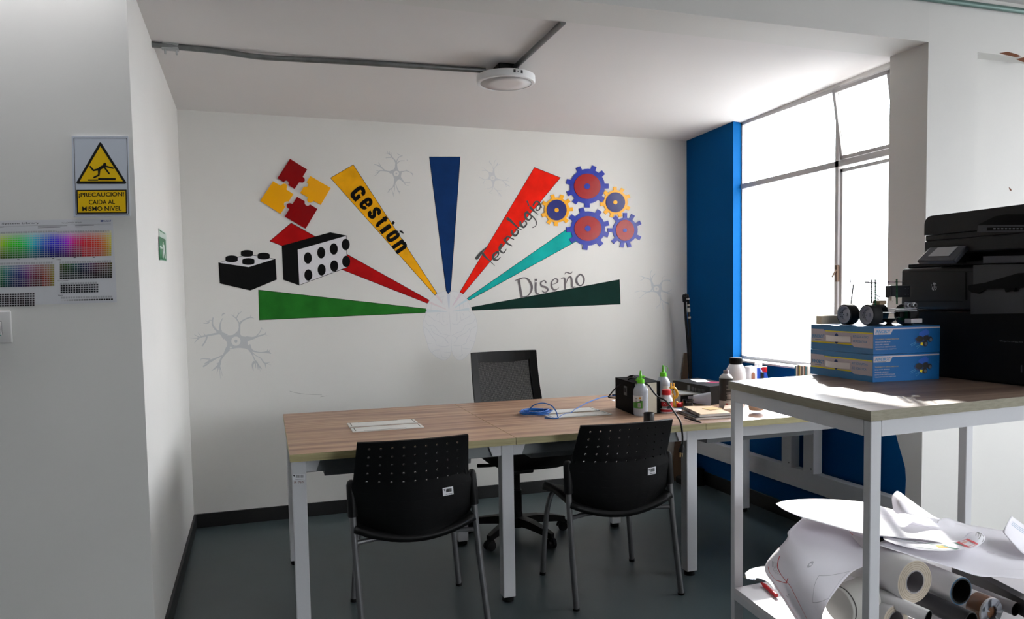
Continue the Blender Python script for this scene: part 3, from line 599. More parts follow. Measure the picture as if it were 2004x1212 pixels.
for s in ([(300, 300, 20), (270, 318, 30), (245, 335, 24)], [(250, 332, 20), (200, 343, 18), (170, 308, 15)], [(252, 335, 24), (249, 385, 18), (205, 408, 16)], [(292, 300, 16), (380, 323, 14)], [(298, 312, 16), (343, 372, 14)]): ribbon(mb, s, cs, q2, 1)
mb.poly([q2(*cs(*p)) for p in [(148, 426), (243, 426), (243, 413), (403, 413), (403, 432), (243, 432), (243, 437), (148, 437)]])
textp(mb, '¡PRECAUCION!', [(66, 597), (479, 589), (66, 547), (479, 540)], cs, q2, 0, .016); textp(mb, 'CAIDA AL', [(158, 656), (397, 651), (156, 612), (395, 608)], cs, q2, 0, .016); textp(mb, 'MISMO NIVEL', [(99, 715), (457, 710), (97, 673), (455, 667)], cs, q2, 0, .016)
mb.build('sign_print', [s_k, s_y], t)

cc = crop(0, 420, 4.33)
t = thing('colour_chart', 'printed colour swatch chart taped to the left pier below the caution sign', 'chart', mpS(0)(*cc(500, 770)))
mb = MB(); mb.flat = True
mb.poly([mpS(.0012)(*cc(*p)) for p in [(-620, 60), (955, 38), (985, 600), (990, 745), (-600, 790)]]); mb.build('paper_sheet', mat('chart_paper', (206, 206, 210), .6), t)
import colorsys
mb = MB(); mb.flat = True; mpc = mpS(.0020)
def cell(x, y, w, h, col, sk): mb.poly([mpc(*cc(a, b_ + sk(a))) for a, b_ in ((x, y), (x + w, y), (x + w, y + h), (x, y + h))], 0, col)
def hue_at(f):   # 0..1 from yellow-green to yellow
    st = [(0, (.20, 1)), (.17, (.36, 1)), (.28, (.5, 1)), (.36, (.57, 1)), (.47, (.66, 1)), (.57, (.76, 1)), (.67, (.90, 1)), (.8, (1.0, 1)), (.9, (1.05, 1)), (1, (1.15, 1))]
    for (a, u), (b_, v) in zip(st, st[1:]):
        if f <= b_: return u[0] + (v[0] - u[0]) * (f - a) / (b_ - a)
    return 1.15
sk1 = lambda x: -.026 * x
for i in range(-26, 45):
    for j in range(12):
        f = i / 44.0; h = hue_at(max(0, f)) % 1 if f >= 0 else (.20 + .9 * f) % 1
        v = j / 11.0; sat = min(1, .16 + v * 2.0); val = .92 - .55 * max(0, v - .45) / .55 * (1 if f < .75 else .35)
        r, g, b_ = colorsys.hsv_to_rgb(h, sat, val * .95); cell(3 + i * 20.95, 167 + j * 18.0 - 6, 18.3, 15, lin((r * 255, g * 255, b_ * 255)), sk1)
for i in range(-30, 22):
    for j in range(10):
        f = (i + 3) / 24.0; h = hue_at(min(1, max(0, .1 + f * .9))) % 1; v = j / 9.0
        r, g, b_ = colorsys.hsv_to_rgb(h, min(.95, .25 + v), .62 - .36 * v * (1 if f < .8 else .3)); cell(3 + i * 20.9, 434 + j * 18.6, 18.3, 15, lin((r * 255, g * 255, b_ * 255)), sk1)
for i in range(21):
    for j in range(7):
        h = hue_at(i / 20.0) % 1; r, g, b_ = colorsys.hsv_to_rgb(h, .7, .34 - .27 * j / 6); cell(508 + i * 21.2, 424 + j * 19, 18.3, 15.5, lin((r * 255, g * 255, b_ * 255)), lambda x: -.026 * (x - 0) + 8)
for i in range(15):
    for j in range(4): cell(513 + i * 21.6, 602 + j * 19, 17, 14, lin((28 - j * 4, 24, 28)), lambda x: -.026 * x + 8)
for i in range(-30, 14):
    for j in range(6): cell(-5 + i * 21.5, 672 + j * 19, 17, 14, lin((24 + (i % 5) * 4, 22, 26)), lambda x: -.02 * x)
for i in range(21): k = 200 * (1 - i / 20.0) ** 1.3; cell(520 + i * 21, 725, 17, 13, lin((k, k, k)), lambda x: -.022 * x + 8)
g8 = lin((168, 168, 172))
for x0_, x1_, y_, h_ in ((-540, 942, 148, 17), (-600, 462, 410, 17), (505, 948, 405, 17), (510, 835, 586, 17), (515, 960, 706, 16)):
    n = int((x1_ - x0_) / 21)
    for i in range(n): cell(x0_ + i * 21, y_, 16, h_, g8, lambda x: -.026 * x + (6 if x > 480 else 0))
mb.build('swatch_grid', attrmat('swatch_print'), t)
mb = MB(); mb.flat = True
textp(mb, 'Roland Color System Library', [(-300, 98), (333, 82), (-300, 76), (333, 62)], cc, mpc, 0, .012); textp(mb, 'Type I —', [(-30, 116), (68, 113), (-30, 104), (68, 101)], cc, mpc)
textp(mb, 'Roland', [(878, 62), (938, 60), (878, 48), (938, 46)], cc, mpc, 1, .02); mb.poly([mpc(*cc(*p)) for p in ((852, 49), (875, 48), (875, 61), (852, 62))], 1)
textp(mb, 'VersaEXPRESS RF-640', [(522, 76), (690, 73), (522, 65), (690, 62)], cc, mpc); textp(mb, 'Deep', [(480, 390), (518, 389), (480, 378), (518, 377)], cc, mpc, 0, .01); textp(mb, 'Dark grayish', [(490, 570), (578, 567), (490, 558), (578, 555)], cc, mpc, 0, .01); textp(mb, 'Black', [(495, 692), (532, 690), (495, 681), (532, 679)], cc, mpc, 0, .01)
ribbon(mb, [(-300, 108, 1.5), (940, 80, 1.5)], cc, mpc, 1)
for x, y in ((155, 380), (300, 377), (448, 373), (633, 366), (796, 364)): ribbon(mb, [(x - 9, y, 6), (x + 9, y - 1, 6)], cc, mpc, 1)
for x, y, l in ((320, 101, 250), (320, 113, 190), (636, 95, 160), (640, 106, 60)): ribbon(mb, [(x, y, 3), (x + l, y - l * .025, 3)], cc, mpc, 1)
mb.build('chart_lettering', [mat('print_grey_ink', (70, 70, 74), .6), mat('print_blue_ink', (30, 50, 130), .6)], t)['kind'] = 'stuff'

a = mpS(0)(24, 640); pw = .115
t = thing('light_switch', 'white wall switch plate at the left edge below the colour chart', 'switch', (a.x - pw / 2, YF, a.z - .06))
hgt = (mpS(0)(24, 609).z - mpS(0)(24, 672).z)
MB().rbox((a.x - pw / 2, YF - .005, a.z), (pw, .010, hgt), None, .004, 3).build('plate', mat('switch_white', (206, 204, 202), .3), t, smooth=True, auto=40)
x2 = mpS(0)(4.8, 640).x; zt = mpS(0)(0, 630).z; zb = mpS(0)(0, 655).z
MB().rbox((x2 - .035, YF - .011, (zt + zb) / 2), (.07, .006, zt - zb), None, .001).build('rocker', mat('switch_white', (206, 204, 202), .3), t)
mb = MB(); mb.box(x2 - .07, x2 + .001, YF - .0108, YF - .0095, zt + .0005, zt + .0015).box(x2 + .0002, x2 + .0012, YF - .0108, YF - .0095, zb, zt, 0).box(x2 - .014, x2 - .002, YF - .0108, YF - .0095, zb - .003, zb - .001, 1)
mb.build('switch_marks', [mat('switch_seam', (70, 66, 64), .6), mat('switch_teal', (0, 130, 120), .4)], t)

cq = crop(140, 260, 4.66); mpx = lambda k: onX(XL + k)
t = thing('exit_sign', 'small green exit sign on the side wall of the alcove', 'sign', mpx(0)(318, 511))
MB().prism([mpx(.0005)(*cq(*p)) for p in [(793, 872), (857, 915), (867, 1175), (803, 1162)]], (.003, 0, 0)).build('sign_plate', mat('sign_pale_green', (190, 205, 196), .4), t)
mb = MB(); mb.flat = True; q = mpx(.0038); gq = lambda u, v: (793 + 64 * u + 10 * v, 872 + 43 * u + 290 * v - 30 * u * v)
def gp(u, v): return q(*cq(*gq(u, v)))
mb.poly([gp(.03, .24), gp(.97, .24), gp(.97, .97), gp(.03, .97)], 0); mb.poly([gp(.03, .02), gp(.97, .02), gp(.97, .06), gp(.03, .06)], 0)
q = mpx(.0042)
for s in ([(.58, .36), (.66, .36), (.66, .42), (.58, .42)], [(.5, .44), (.75, .44), (.82, .62), (.62, .62), (.55, .52)], [(.62, .62), (.8, .62), (.9, .9), (.78, .9)], [(.62, .6), (.7, .66), (.55, .92), (.45, .88)], [(.1, .56), (.3, .5), (.3, .54), (.5, .55), (.5, .6), (.3, .6), (.3, .66)]): mb.poly([gp(*p) for p in s], 1)
mb.build('sign_print', [mat('exit_green', (28, 112, 70), .4), mat('exit_white', (214, 220, 216), .5)], t)

# ------------------------------------------------------------------ bench table
T_X, T_Y, T_A, T_W, T_M = 0.1061, 2.9685, -0.0128, 1.0965, 0.8985
table = thing('bench_table', 'long three-part meeting table with wood laminate tops and white legs', 'table', (T_X, T_Y, 0))
table.rotation_euler = (0, 0, T_A); WLOC[table] = Vector((0, 0, 0))
def t2w(u, v, z): return Vector((T_X + math.cos(T_A) * u - math.sin(T_A) * v, T_Y + math.sin(T_A) * u + math.cos(T_A) * v, z))
def w2t(p): dx, dy = p[0] - T_X, p[1] - T_Y; return Vector((math.cos(T_A) * dx + math.sin(T_A) * dy, -math.sin(T_A) * dx + math.cos(T_A) * dy, p[2]))
def slab(x0, x1, y0, y1, z0, z1):
    mb = MB(); mb.box(x0, x1, y0, y1, z0, z1); mb.mi = [1, 0, 1, 1, 1, 1]; return mb
for k in range(3):
    slab(k * T_M + (.0012 if k else 0), (k + 1) * T_M - (.0012 if k < 2 else 0), 0, T_W, .711, .74).build('tabletop', [table_wood, edge_wood], table)
RC_ = .115
for v, us in ((RC_, (.008, T_M - .03, 2 * T_M - .03)), (T_W - RC_ - .055, (.008, T_M - .03, 2 * T_M - .03, 3 * T_M - .07))):
    for u in us:
        MB().box(u, u + .055, v, v + .055, .022, .695, r=.004).build('leg', white_metal, table)
        MB().lathe([(.024, 0), (.026, .004), (.024, .022)], (u + .0275, v + .0275, 0), 20).build('foot', black_plastic, table, smooth=True, auto=40)
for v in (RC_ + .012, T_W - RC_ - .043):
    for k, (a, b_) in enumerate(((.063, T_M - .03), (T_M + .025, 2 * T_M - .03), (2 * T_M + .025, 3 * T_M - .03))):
        MB().box(a, b_, v, v + .03, .64, .708, r=.002).build('apron_beam', white_metal if k == 2 else mat('apron_shaded', (122, 126, 128), .5), table)  # white beams of the first two parts greyed for shade under the tops
# end rails and cross rails
for u in (.012, T_M - .02, 2 * T_M - .02, 3 * T_M - .065):
    MB().box(u, u + .04, RC_ + .055, T_W - RC_ - .055, .66, .71, r=.002).build('cross_rail', white_metal, table)
for u in (.008, T_M - .03, 2 * T_M - .03):
    for s in (-1, 1):
        if u < .1 and s < 0: continue
        for v in (RC_,):
            x = u + .055 if s > 0 else u; w = .062 * s
            MB().prism([(x, v + .002, .709), (x + w, v + .002, .709), (x + w * .62, v + .002, .645), (x, v + .002, .645)], (0, .05, 0)).build('bracket', white_metal, table)
# cable trays under the tops
for k in range(3):
    a = k * T_M + .14
    MB().hexa([(a, .22, .60), (a + .62, .22, .60), (a + .62, .40, .60), (a, .40, .60)], [(a, .19, .705), (a + .62, .19, .705), (a + .62, .43, .705), (a, .43, .705)]).build('cable_tray', mat('tray_grey', (120, 122, 124), .5), table)
flap_m = mat('flap_white', (214, 213, 208), .4)
z = onZ(.7405)
F1 = [(680.4, 830), (810, 821.7), (816, 828), (683.6, 837.6)]; F2 = [(687.5, 840.4), (821, 830), (828.5, 837), (691, 847.5)]
for sh in (0, .928):
    for Fq in (F1, F2):
        L = [w2t(z(*p)) + Vector((sh, 0, 0)) for p in Fq]
        u0, u1 = min(p.x for p in L), max(p.x for p in L); v0, v1 = (L[2].y + L[3].y) / 2, (L[0].y + L[1].y) / 2
        f = MB().rbox(((u0 + u1) / 2, (v0 + v1) / 2, .7425), (u1 - u0, v1 - v0, .005), None, .002, 2).build('cable_flap', flap_m, table)
        mb = MB(); mb.box(u0 + .012, u0 + .015, v0 + .01, v1 - .01, .745, .7453); mb.box(u1 - .015, u1 - .012, v0 + .01, v1 - .01, .745, .7453)
        s_ = v1 - .006 if Fq is F1 else v0 + .004
        mb.box(u0 + .05, u1 - .08, s_, s_ + .003, .745, .7453); mb.build('flap_slot', black_matte, f)
# asset label on the first leg
cl = crop(540, 760, 6.06)
yL = t2w(.03, RC_, .6).y - .0006; mp = onY(yL); mb = MB(); mb.flat = True
mb.poly([mp(*cl(*p)) for p in ((197, 1022), (345, 1020), (345, 1088), (197, 1092))], 0)
mp = onY(yL - .0004)
for i, x in enumerate(range(236, 326, 6)): mb.poly([mp(*cl(*p)) for p in ((x, 1030), (x + 2 + (i * 7) % 3, 1030), (x + 2 + (i * 7) % 3, 1062), (x, 1064))], 1)
mb.poly([mp(*cl(*p)) for p in ((200, 1032), (228, 1032), (215, 1052))], 1); mb.poly([mp(*cl(*p)) for p in ((230, 1080), (328, 1076), (328, 1080), (230, 1084))], 1)
textp(mb, 'R-765', [(218, 1134), (330, 1128), (218, 1106), (330, 1102)], cl, mp, 2, -.002)
for i, p in enumerate(mb.v): mb.v[i] = w2t(p)
o = mb.build('asset_label', [mat('label_white', (222, 222, 226), .5), s_k, mat('label_brown_ink', (110, 60, 50), .6)], table); o['label'] = 'white barcode label with handwritten R-765 below'

# wall rail with two posts on the blue wall
t = thing('wall_rail', 'white steel rail with upright posts along the blue wall under the table', 'rail', (2.87, 3.8, .225))
MB().box(2.855, 2.905, 2.79, 4.74, .225, .333, r=.004).build('rail', white_metal, t)
for y0 in (3.535, 3.352):
    po = MB().box(2.835, 2.893, y0, y0 + .082, .334, .705, r=.003).build('post', white_metal, t)
    MB().lathe([(.005, 0), (.004, .002), (0, .002)], (2.835, y0 + .018, .36), 10, axis=(-1, 0, 0)).lathe([(.005, 0), (.004, .002), (0, .002)], (2.835, y0 + .018, .66), 10, axis=(-1, 0, 0)).build('screw', grey_tube, po)

# ------------------------------------------------------------------ visitor chairs
def visitor_chair():
    t = thing('visitor_chair', 'black visitor chair with perforated back in front of the middle of the table', 'chair', (1.46, 3.1, 0), 'perforated visitor chairs')
    r = .0125
    RL = [((1.239, 2.894, 0), (1.2205, 2.898, .30), (1.212, 2.900, .50), (1.209, 2.90, .622)), ((1.737, 2.886, 0), (1.706, 2.895, .30), (1.690, 2.90, .50), (1.682, 2.90, .622))]
    for P in RL:
        MB().tube([P[0]] + cat_rom(P, 3)[1:], r, 14).build('leg', grey_tube, t, smooth=True, auto=50)
        MB().tube([P[0], tuple(a + (b_ - a) * .03 for a, b_ in zip(P[0], P[1]))], r + .002, 14).build('foot_cap', black_plastic, t, smooth=True, auto=50)
        MB().tube([Vector(P[2]), (Vector(P[2]) + Vector(P[3])) / 2, Vector(P[3]), Vector(P[3]) + Vector((0, .002, .012)), Vector(P[3]) + Vector((0, .004, .018))], .018, 16, rs=[.0185, .0185, .018, .014, .006]).build('sleeve', black_plastic, t, smooth=True, auto=60)
    FL = [((1.254, 3.332, 0), (1.275, 3.332, .26), (1.292, 3.33, .355), (1.315, 3.327, .395), (1.37, 3.32, .40)), ((1.734, 3.345, 0), (1.712, 3.34, .26), (1.696, 3.335, .355), (1.67, 3.33, .395), (1.61, 3.32, .40))]
    for P in FL:
        MB().tube(cat_rom(P, 4), r, 14).build('leg', grey_tube, t, smooth=True, auto=50)
        MB().tube([P[0], tuple(a + (b_ - a) * .05 for a, b_ in zip(P[0], P[1]))], r + .002, 14).build('foot_cap', black_plastic, t, smooth=True, auto=50)
    MB().tube([(1.36, 3.32, .40), (1.62, 3.32, .40)], r, 12).tube([(1.216, 2.90, .395), (1.30, 2.93, .395), (1.60, 2.93, .395), (1.697, 2.90, .395)], .010, 12).tube([(1.32, 2.93, .395), (1.40, 3.32, .40)], .010, 12).tube([(1.58, 2.93, .395), (1.55, 3.32, .40)], .010, 12).build('seat_frame', grey_tube, t, smooth=True, auto=50)
    # seat shell
    mb = MB(); NX, NY = 14, 12; cxs = 1.452; vs = []
    for j in range(NY + 1):
        q = j / NY; y = 2.875 + .455 * q; hw = .236 - .025 * q - .03 * max(0, q - .8) * 3
        for i in range(NX + 1):
            s = i / NX * 2 - 1
            z = .430 + .022 * s * s - .014 * math.exp(-((q - .0) / .12) ** 2) * (1 - s * s) + .012 * math.sin(q * 3.1) - .03 * max(0, q - .85) / .15 + .0
            vs.append((cxs + hw * s, y - .02 * (1 - s * s) * (1 - q), z - .018 * (1 - s * s)))
    fs = [(j * (NX + 1) + i, j * (NX + 1) + i + 1, (j + 1) * (NX + 1) + i + 1, (j + 1) * (NX + 1) + i) for j in range(NY) for i in range(NX)]
    mb.add(vs, fs); mb.build('seat', black_plastic, t, smooth=True, solid=.022)
    # back shell with real holes
    mb = MB()
    def B(s, z):   # s -1..1 across
        q = min(1, max(0, (z - .645) / .16))
        cxz = 1.4385 + (z - .63) * (-.12) * .3; hw = .222 - .013 * q
        if z < .645:
            hw = .222 + .014 * min(1, (.645 - z) / .05)
            if z < .50: hw = .236 - .052 * min(1, (.50 - z) / .07)
            cxz = 1.4385 + (.64 - z) * .10
        y0 = 2.795 + (.80 - z) * .53 if z > .64 else 2.880 + (.64 - z) * .22
        bulge = (.022 + .042 * (1 - q)) * (1 - s * s)
        return Vector((cxz + hw * s, y0 - bulge, z + (.0 if z < .79 else .0)))
    rows = [.800, .790, .757, .7245, .692, .6595, .627]; cols = [-1 + .115 + (2 - .23) * k / 9 for k in range(10)]
    top_shift = lambda s: 0.0
    def zt(s, z): return z - (.010 * (1 - s * s) * max(0, (.72 - z)) / .1)
    def cellpts(s0, s1, z0, z1):
        return [B(s0, zt(s0, z0)), B((s0 + s1) / 2, zt((s0 + s1) / 2, z0)), B(s1, zt(s1, z0)), B(s1, zt(s1, (z0 + z1) / 2)), B(s1, zt(s1, z1)), B((s0 + s1) / 2, zt((s0 + s1) / 2, z1)), B(s0, zt(s0, z1)), B(s0, zt(s0, (z0 + z1) / 2))]
    allc = [-1, -.97] + cols + [.97, 1]
    for zi in range(len(rows) - 1):
        z0, z1 = rows[zi], rows[zi + 1]
        for ci in range(len(allc) - 1):
            s0, s1 = allc[ci], allc[ci + 1]; P = cellpts(s0, s1, z0, z1)
            hole = 1 <= zi <= 5 and 2 <= ci <= 10
            if not hole: mb.poly(P[:])
            else:
                sc_, zc = (s0 + s1) / 2, zt((s0 + s1) / 2, (z0 + z1) / 2); I = []
                for dx, dz in ((-1, 1), (0, 1.41), (1, 1), (1.41, 0), (1, -1), (0, -1.41), (-1, -1), (-1.41, 0)): I.append(B(sc_ + dx * .0033 / .215, zc + dz * .0031))
                mb.add(P + I, [(k, (k + 1) % 8, 8 + (k + 1) % 8, 8 + k) for k in range(8)])
    low = [.627, .60, .57, .54, .51, .50, .48, .455, .43, .415]
    for z0, z1 in zip(low, low[1:]):
        for s0, s1 in zip(allc, allc[1:]): mb.poly([B(s0, zt(s0, z0)), B((s0 + s1) / 2, zt((s0 + s1) / 2, z0)), B(s1, zt(s1, z0)), B(s1, zt(s1, z1)), B((s0 + s1) / 2, zt((s0 + s1) / 2, z1)), B(s0, zt(s0, z1))])
    bk = mb.build('backrest', black_plastic, t, solid=.009)
    bm = bmesh.new(); bm.from_mesh(bk.data); bmesh.ops.remove_doubles(bm, verts=bm.verts, dist=1e-5); bmesh.ops.recalc_face_normals(bm, faces=bm.faces); bm.to_mesh(bk.data); bm.free()
    # barcode sticker
    def st(u, v, d=.0058):
        p = B(.44 + u * .19, .592 - v * .033); return p + Vector((0, -d, 0))
    mb = MB(); mb.flat = True; mb.poly([st(0, 0), st(1, 0), st(1, 1), st(0, 1)], 0)
    for i in range(12): u = .32 + i * .045; mb.poly([st(u, .18, .0062), st(u + .02 + (i % 3) * .006, .18, .0062), st(u + .02 + (i % 3) * .006, .62, .0062), st(u, .62, .0062)], 1)
    mb.poly([st(.08, .18, .0062), st(.24, .18, .0062), st(.16, .45, .0062)], 1); mb.poly([st(.25, .82, .0062), st(.88, .82, .0062), st(.88, .88, .0062), st(.25, .88, .0062)], 1)
    mb.build('asset_label', [mat('label_white', (222, 222, 226), .5), s_k], t)['label'] = 'white barcode sticker'
    return t
ch = visitor_chair()
ch2 = copy_tree(ch); ch2.location = ch.location + Vector((-.887, -.002, 0)); ch2['label'] = 'black visitor chair with perforated back in front of the left part of the table'
ch['label'] = 'black visitor chair with perforated back, right one, in front of the bottles and black box'

# ------------------------------------------------------------------ office swivel chair
def office_chair():
    bx_, by_ = 1.335, 3.93
    t = thing('swivel_chair', 'black mesh-back swivel office chair behind the table', 'chair', (bx_, by_, 0))
    yb_ = 4.12; q = lambda u, v, y=yb_: onY(y)(u, v)
    tl, tr, br_, bl_ = q(922, 691, 4.15), q(1048, 685, 4.15), q(1063, 783, 4.07), q(932, 792, 4.07)
    dn = (br_ - tr) * .25; br_ = br_ + dn; bl_ = bl_ + (bl_ - tl) * .25
    def P(u, v, off=0):
        a = tl * (1 - u) + tr * u; b_ = bl_ * (1 - u) + br_ * u; p = a * (1 - v) + b_ * v
        return p + Vector((0, .035 * (1 - (2 * u - 1) ** 2) + off + .03 * math.sin(v * 2.6), 0))
    N = 12
    def bar(pts, w, th):   # flat frame member following pts (u,v) pairs for both edges
        mb = MB(); k = len(pts); vs = []
        for (a, b_) in pts: vs += [P(*a, -th / 2), P(*b_, -th / 2), P(*b_, th / 2), P(*a, th / 2)]
        fs = []
        for i in range(k - 1):
            for j in range(4): fs.append((i * 4 + j, i * 4 + (j + 1) % 4, i * 4 + 4 + (j + 1) % 4, i * 4 + 4 + j))
        fs += [(0, 1, 2, 3), ((k - 1) * 4 + 3, (k - 1) * 4 + 2, (k - 1) * 4 + 1, (k - 1) * 4)]
        return mb.add(vs, fs)
    g = []; 
    mb = bar([((i / N, 0), (i / N, .13 + .05 * (1 - (2 * i / N - 1) ** 2))) for i in range(N + 1)], 0, .026)
    for sgn in (0, 1):
        b2 = bar([((0 + sgn, i / N), (.10 if sgn == 0 else .895, i / N)) for i in range(N + 1)], 0, .026); mb.add(b2.v, b2.f)
    b2 = bar([((i / N, .9), (i / N, 1.0)) for i in range(N + 1)], 0, .026); mb.add(b2.v, b2.f)
    mb.build('back_frame', black_plastic, t)
    # mesh: woven threads
    mb = MB(); th = .0030
    for i in range(1, 74):
        v = .14 + i / 74 * .77
        a = [P(.09 + k / 8 * .82, v, 0) for k in range(9)]
        for k in range(8): mb.add([a[k] + Vector((0, 0, -th / 2)), a[k + 1] + Vector((0, 0, -th / 2)), a[k + 1] + Vector((0, 0, th / 2)), a[k] + Vector((0, 0, th / 2))], [(0, 1, 2, 3)])
    for i in range(1, 62):
        u = .09 + i / 62 * .82; a = [P(u, .13 + k / 6 * .8, .0006) for k in range(7)]
        for k in range(6): mb.add([a[k] + Vector((-th / 2, 0, 0)), a[k + 1] + Vector((-th / 2, 0, 0)), a[k + 1] + Vector((th / 2, 0, 0)), a[k] + Vector((th / 2, 0, 0))], [(0, 1, 2, 3)])
    o = mb.build('mesh_back', mat('mesh_grey', (34, 33, 36), .9), t); o['kind'] = 'stuff'
    MB().tube([(bx_ + .02, 4.16, .66), (bx_ + .02, 4.17, .54), (bx_ + .02, 4.13, .44), (bx_ + .01, 4.0, .415)], .02, 12, rs=[.018, .022, .024, .024]).build('back_support', black_plastic, t, smooth=True)
    # seat cushion
    mb = MB(); prof = []
    NR, NA = 6, 36
    vs = []
    for lay, (sc, z) in enumerate(((.0, .425), (.6, .423), (.9, .43), (1.0, .452), (.98, .474), (.85, .487), (.5, .49), (.0, .488))):
        for k in range(NA):
            a = 2 * math.pi * k / NA; c_, s_ = math.cos(a), math.sin(a)
            x = .245 * sc * abs(c_) ** .6 * (1 if c_ > 0 else -1); y = .235 * sc * abs(s_) ** .6 * (1 if s_ > 0 else -1)
            dz = -.022 * max(0, -y / .235) ** 2 if z > .45 else .0
            vs.append((bx_ + .035 + x, 3.88 + y, z + dz + .012 * (x / .245) ** 2))
    fs = [(l * NA + k, l * NA + (k + 1) % NA, (l + 1) * NA + (k + 1) % NA, (l + 1) * NA + k) for l in range(7) for k in range(NA)]
    mb.add(vs, fs).build('seat', fabric_black, t, smooth=True)
    MB().rbox((bx_ + .01, 3.93, .400), (.24, .22, .03), None, .012).rbox((bx_ + .01, 3.93, .378), (.13, .15, .03), None, .008).build('mechanism', black_plastic, t)
    p0 = onY(3.86)(935, 912); p1 = onY(3.9)(975, 911)
    MB().tube([(bx_, 3.92, .40), p1, p1 + (p0 - p1) * .4, p0], .006, 10, rs=[.005, .005, .009, .010]).build('lever', black_plastic, t, smooth=True)
    MB().lathe([(.026, .10), (.026, .26), (.0265, .261), (.022, .262), (.022, .27), (.018, .271), (.018, .38)], (bx_, by_, 0), 24).lathe([(.034, .055), (.036, .075), (.03, .12), (.027, .14)], (bx_, by_, 0), 24).build('gas_column', black_plastic, t, smooth=True, auto=40)
    for k in range(5):
        a = math.radians(-72 + 72 * k + 3); d = Vector((math.cos(a), math.sin(a), 0)); n_ = Vector((-d.y, d.x, 0))
        base = Vector((bx_, by_, 0)); L = .285; rings = []
        pts = [(.02, .115, .060, .030), (.12, .112, .052, .024), (.22, .096, .042, .016), (L, .080, .034, .012)]
        vs = []
        for r_, zt_, zb_, w_ in pts:
            zb_ = zt_ - (zt_ - .0) * .38
            for sx, zz in ((-1, zb_), (1, zb_), (1, zt_), (-1, zt_)): vs.append(base + d * r_ + n_ * w_ * sx + Vector((0, 0, zz)))
        fs = [(i * 4 + j, i * 4 + (j + 1) % 4, i * 4 + 4 + (j + 1) % 4, i * 4 + 4 + j) for i in range(3) for j in range(4)] + [(0, 1, 2, 3), (15, 14, 13, 12)]
        MB().add(vs, fs).build('base_arm', black_plastic, t)
        ce = base + d * (L - .01); rr = .026; ax = (n_ * .9 + d * .3).normalized()
        cst = MB().lathe([(.0, -.022), (rr, -.021), (rr, -.006), (rr * .8, -.005), (rr * .8, .005), (rr, .006), (rr, .021), (0, .022)], ce + Vector((0, 0, rr)), 20, axis=ax)
        cst.tube([ce + Vector((0, 0, .03)), ce + Vector((0, 0, .075))], .007, 8)
        arc = []
        for m_ in range(9):
            th_ = math.pi * m_ / 8; fwd = ax.cross(Vector((0, 0, 1)))
            arc.append(ce + Vector((0, 0, rr)) + fwd * math.cos(th_) * (rr + .003) + Vector((0, 0, math.sin(th_) * (rr + .006))))
        cst.tube(arc, .008, 6); cst.build('caster', black_plastic, t, smooth=True, auto=40)
    return t
office_chair()

# ------------------------------------------------------------------ things on the table
TZ = .7405
zt_ = onZ(TZ)
# black and cream power unit
L_, N_, R_ = zt_(1204.7, 798.6), zt_(1240.4, 813.5), zt_(1292.5, 809.6)
B_ = L_ + (R_ - N_); hU = .158
t = thing('voltage_unit', 'black box-shaped power unit with a cream panel and carrying strap on the table', 'power unit', N_)
ux = (R_ - N_).normalized(); uy = (L_ - N_).normalized(); wU = (R_ - N_).length; dU = (L_ - N_).length
Rm = Matrix((ux, uy, Vector((0, 0, 1)))).transposed()
def U(a, b_, c_): return N_ + ux * a + uy * b_ + Vector((0, 0, c_))
MB().hexa([U(0, 0, .002), U(wU, 0, .002), U(wU, dU, .002), U(0, dU, .002)], [U(0, 0, hU), U(wU, 0, hU), U(wU, dU, hU), U(0, dU, hU)]).build('case', mat('case_black', (5, 5, 5), .7, spec=.08), t)
MB().hexa([U(.008, -.004, .006), U(wU - .022, -.004, .006), U(wU - .022, .0, .006), U(.008, .0, .006)], [U(.008, -.004, hU - .004), U(wU - .022, -.004, hU - .004), U(wU - .022, .0, hU - .004), U(.008, .0, hU - .004)]).build('front_panel', mat('cream_panel', (208, 202, 184), .5), t)['label'] = 'cream front panel'
MB().hexa([U(-.003, .09, .085), U(.0, .09, .085), U(.0, .13, .085), U(-.003, .13, .085)], [U(-.003, .09, .130), U(.0, .09, .130), U(.0, .13, .130), U(-.003, .13, .130)]).build('outlet', mat('outlet_grey', (70, 72, 74), .4), t)
MB().hexa([U(-.004, .098, .10), U(-.003, .098, .10), U(-.003, .121, .10), U(-.004, .121, .10)], [U(-.004, .098, .122), U(-.003, .098, .122), U(-.003, .121, .122), U(-.004, .121, .122)]).build('socket', black_matte, t)
mb = MB(); st_ = []
for k in range(11): a = k / 10; st_.append((U(wU * .42, dU * (.12 + .72 * a), hU + .001 + .018 * math.sin(math.pi * a))))
for i in range(10):
    for w_ in (0,): mb.hexa([st_[i] + ux * -.012, st_[i] + ux * .012, st_[i + 1] + ux * .012, st_[i + 1] + ux * -.012], [st_[i] + ux * -.012 + Vector((0, 0, .003)), st_[i] + ux * .012 + Vector((0, 0, .003)), st_[i + 1] + ux * .012 + Vector((0, 0, .003)), st_[i + 1] + ux * -.012 + Vector((0, 0, .003))])
mb.build('carrying_strap', fabric_black, t)
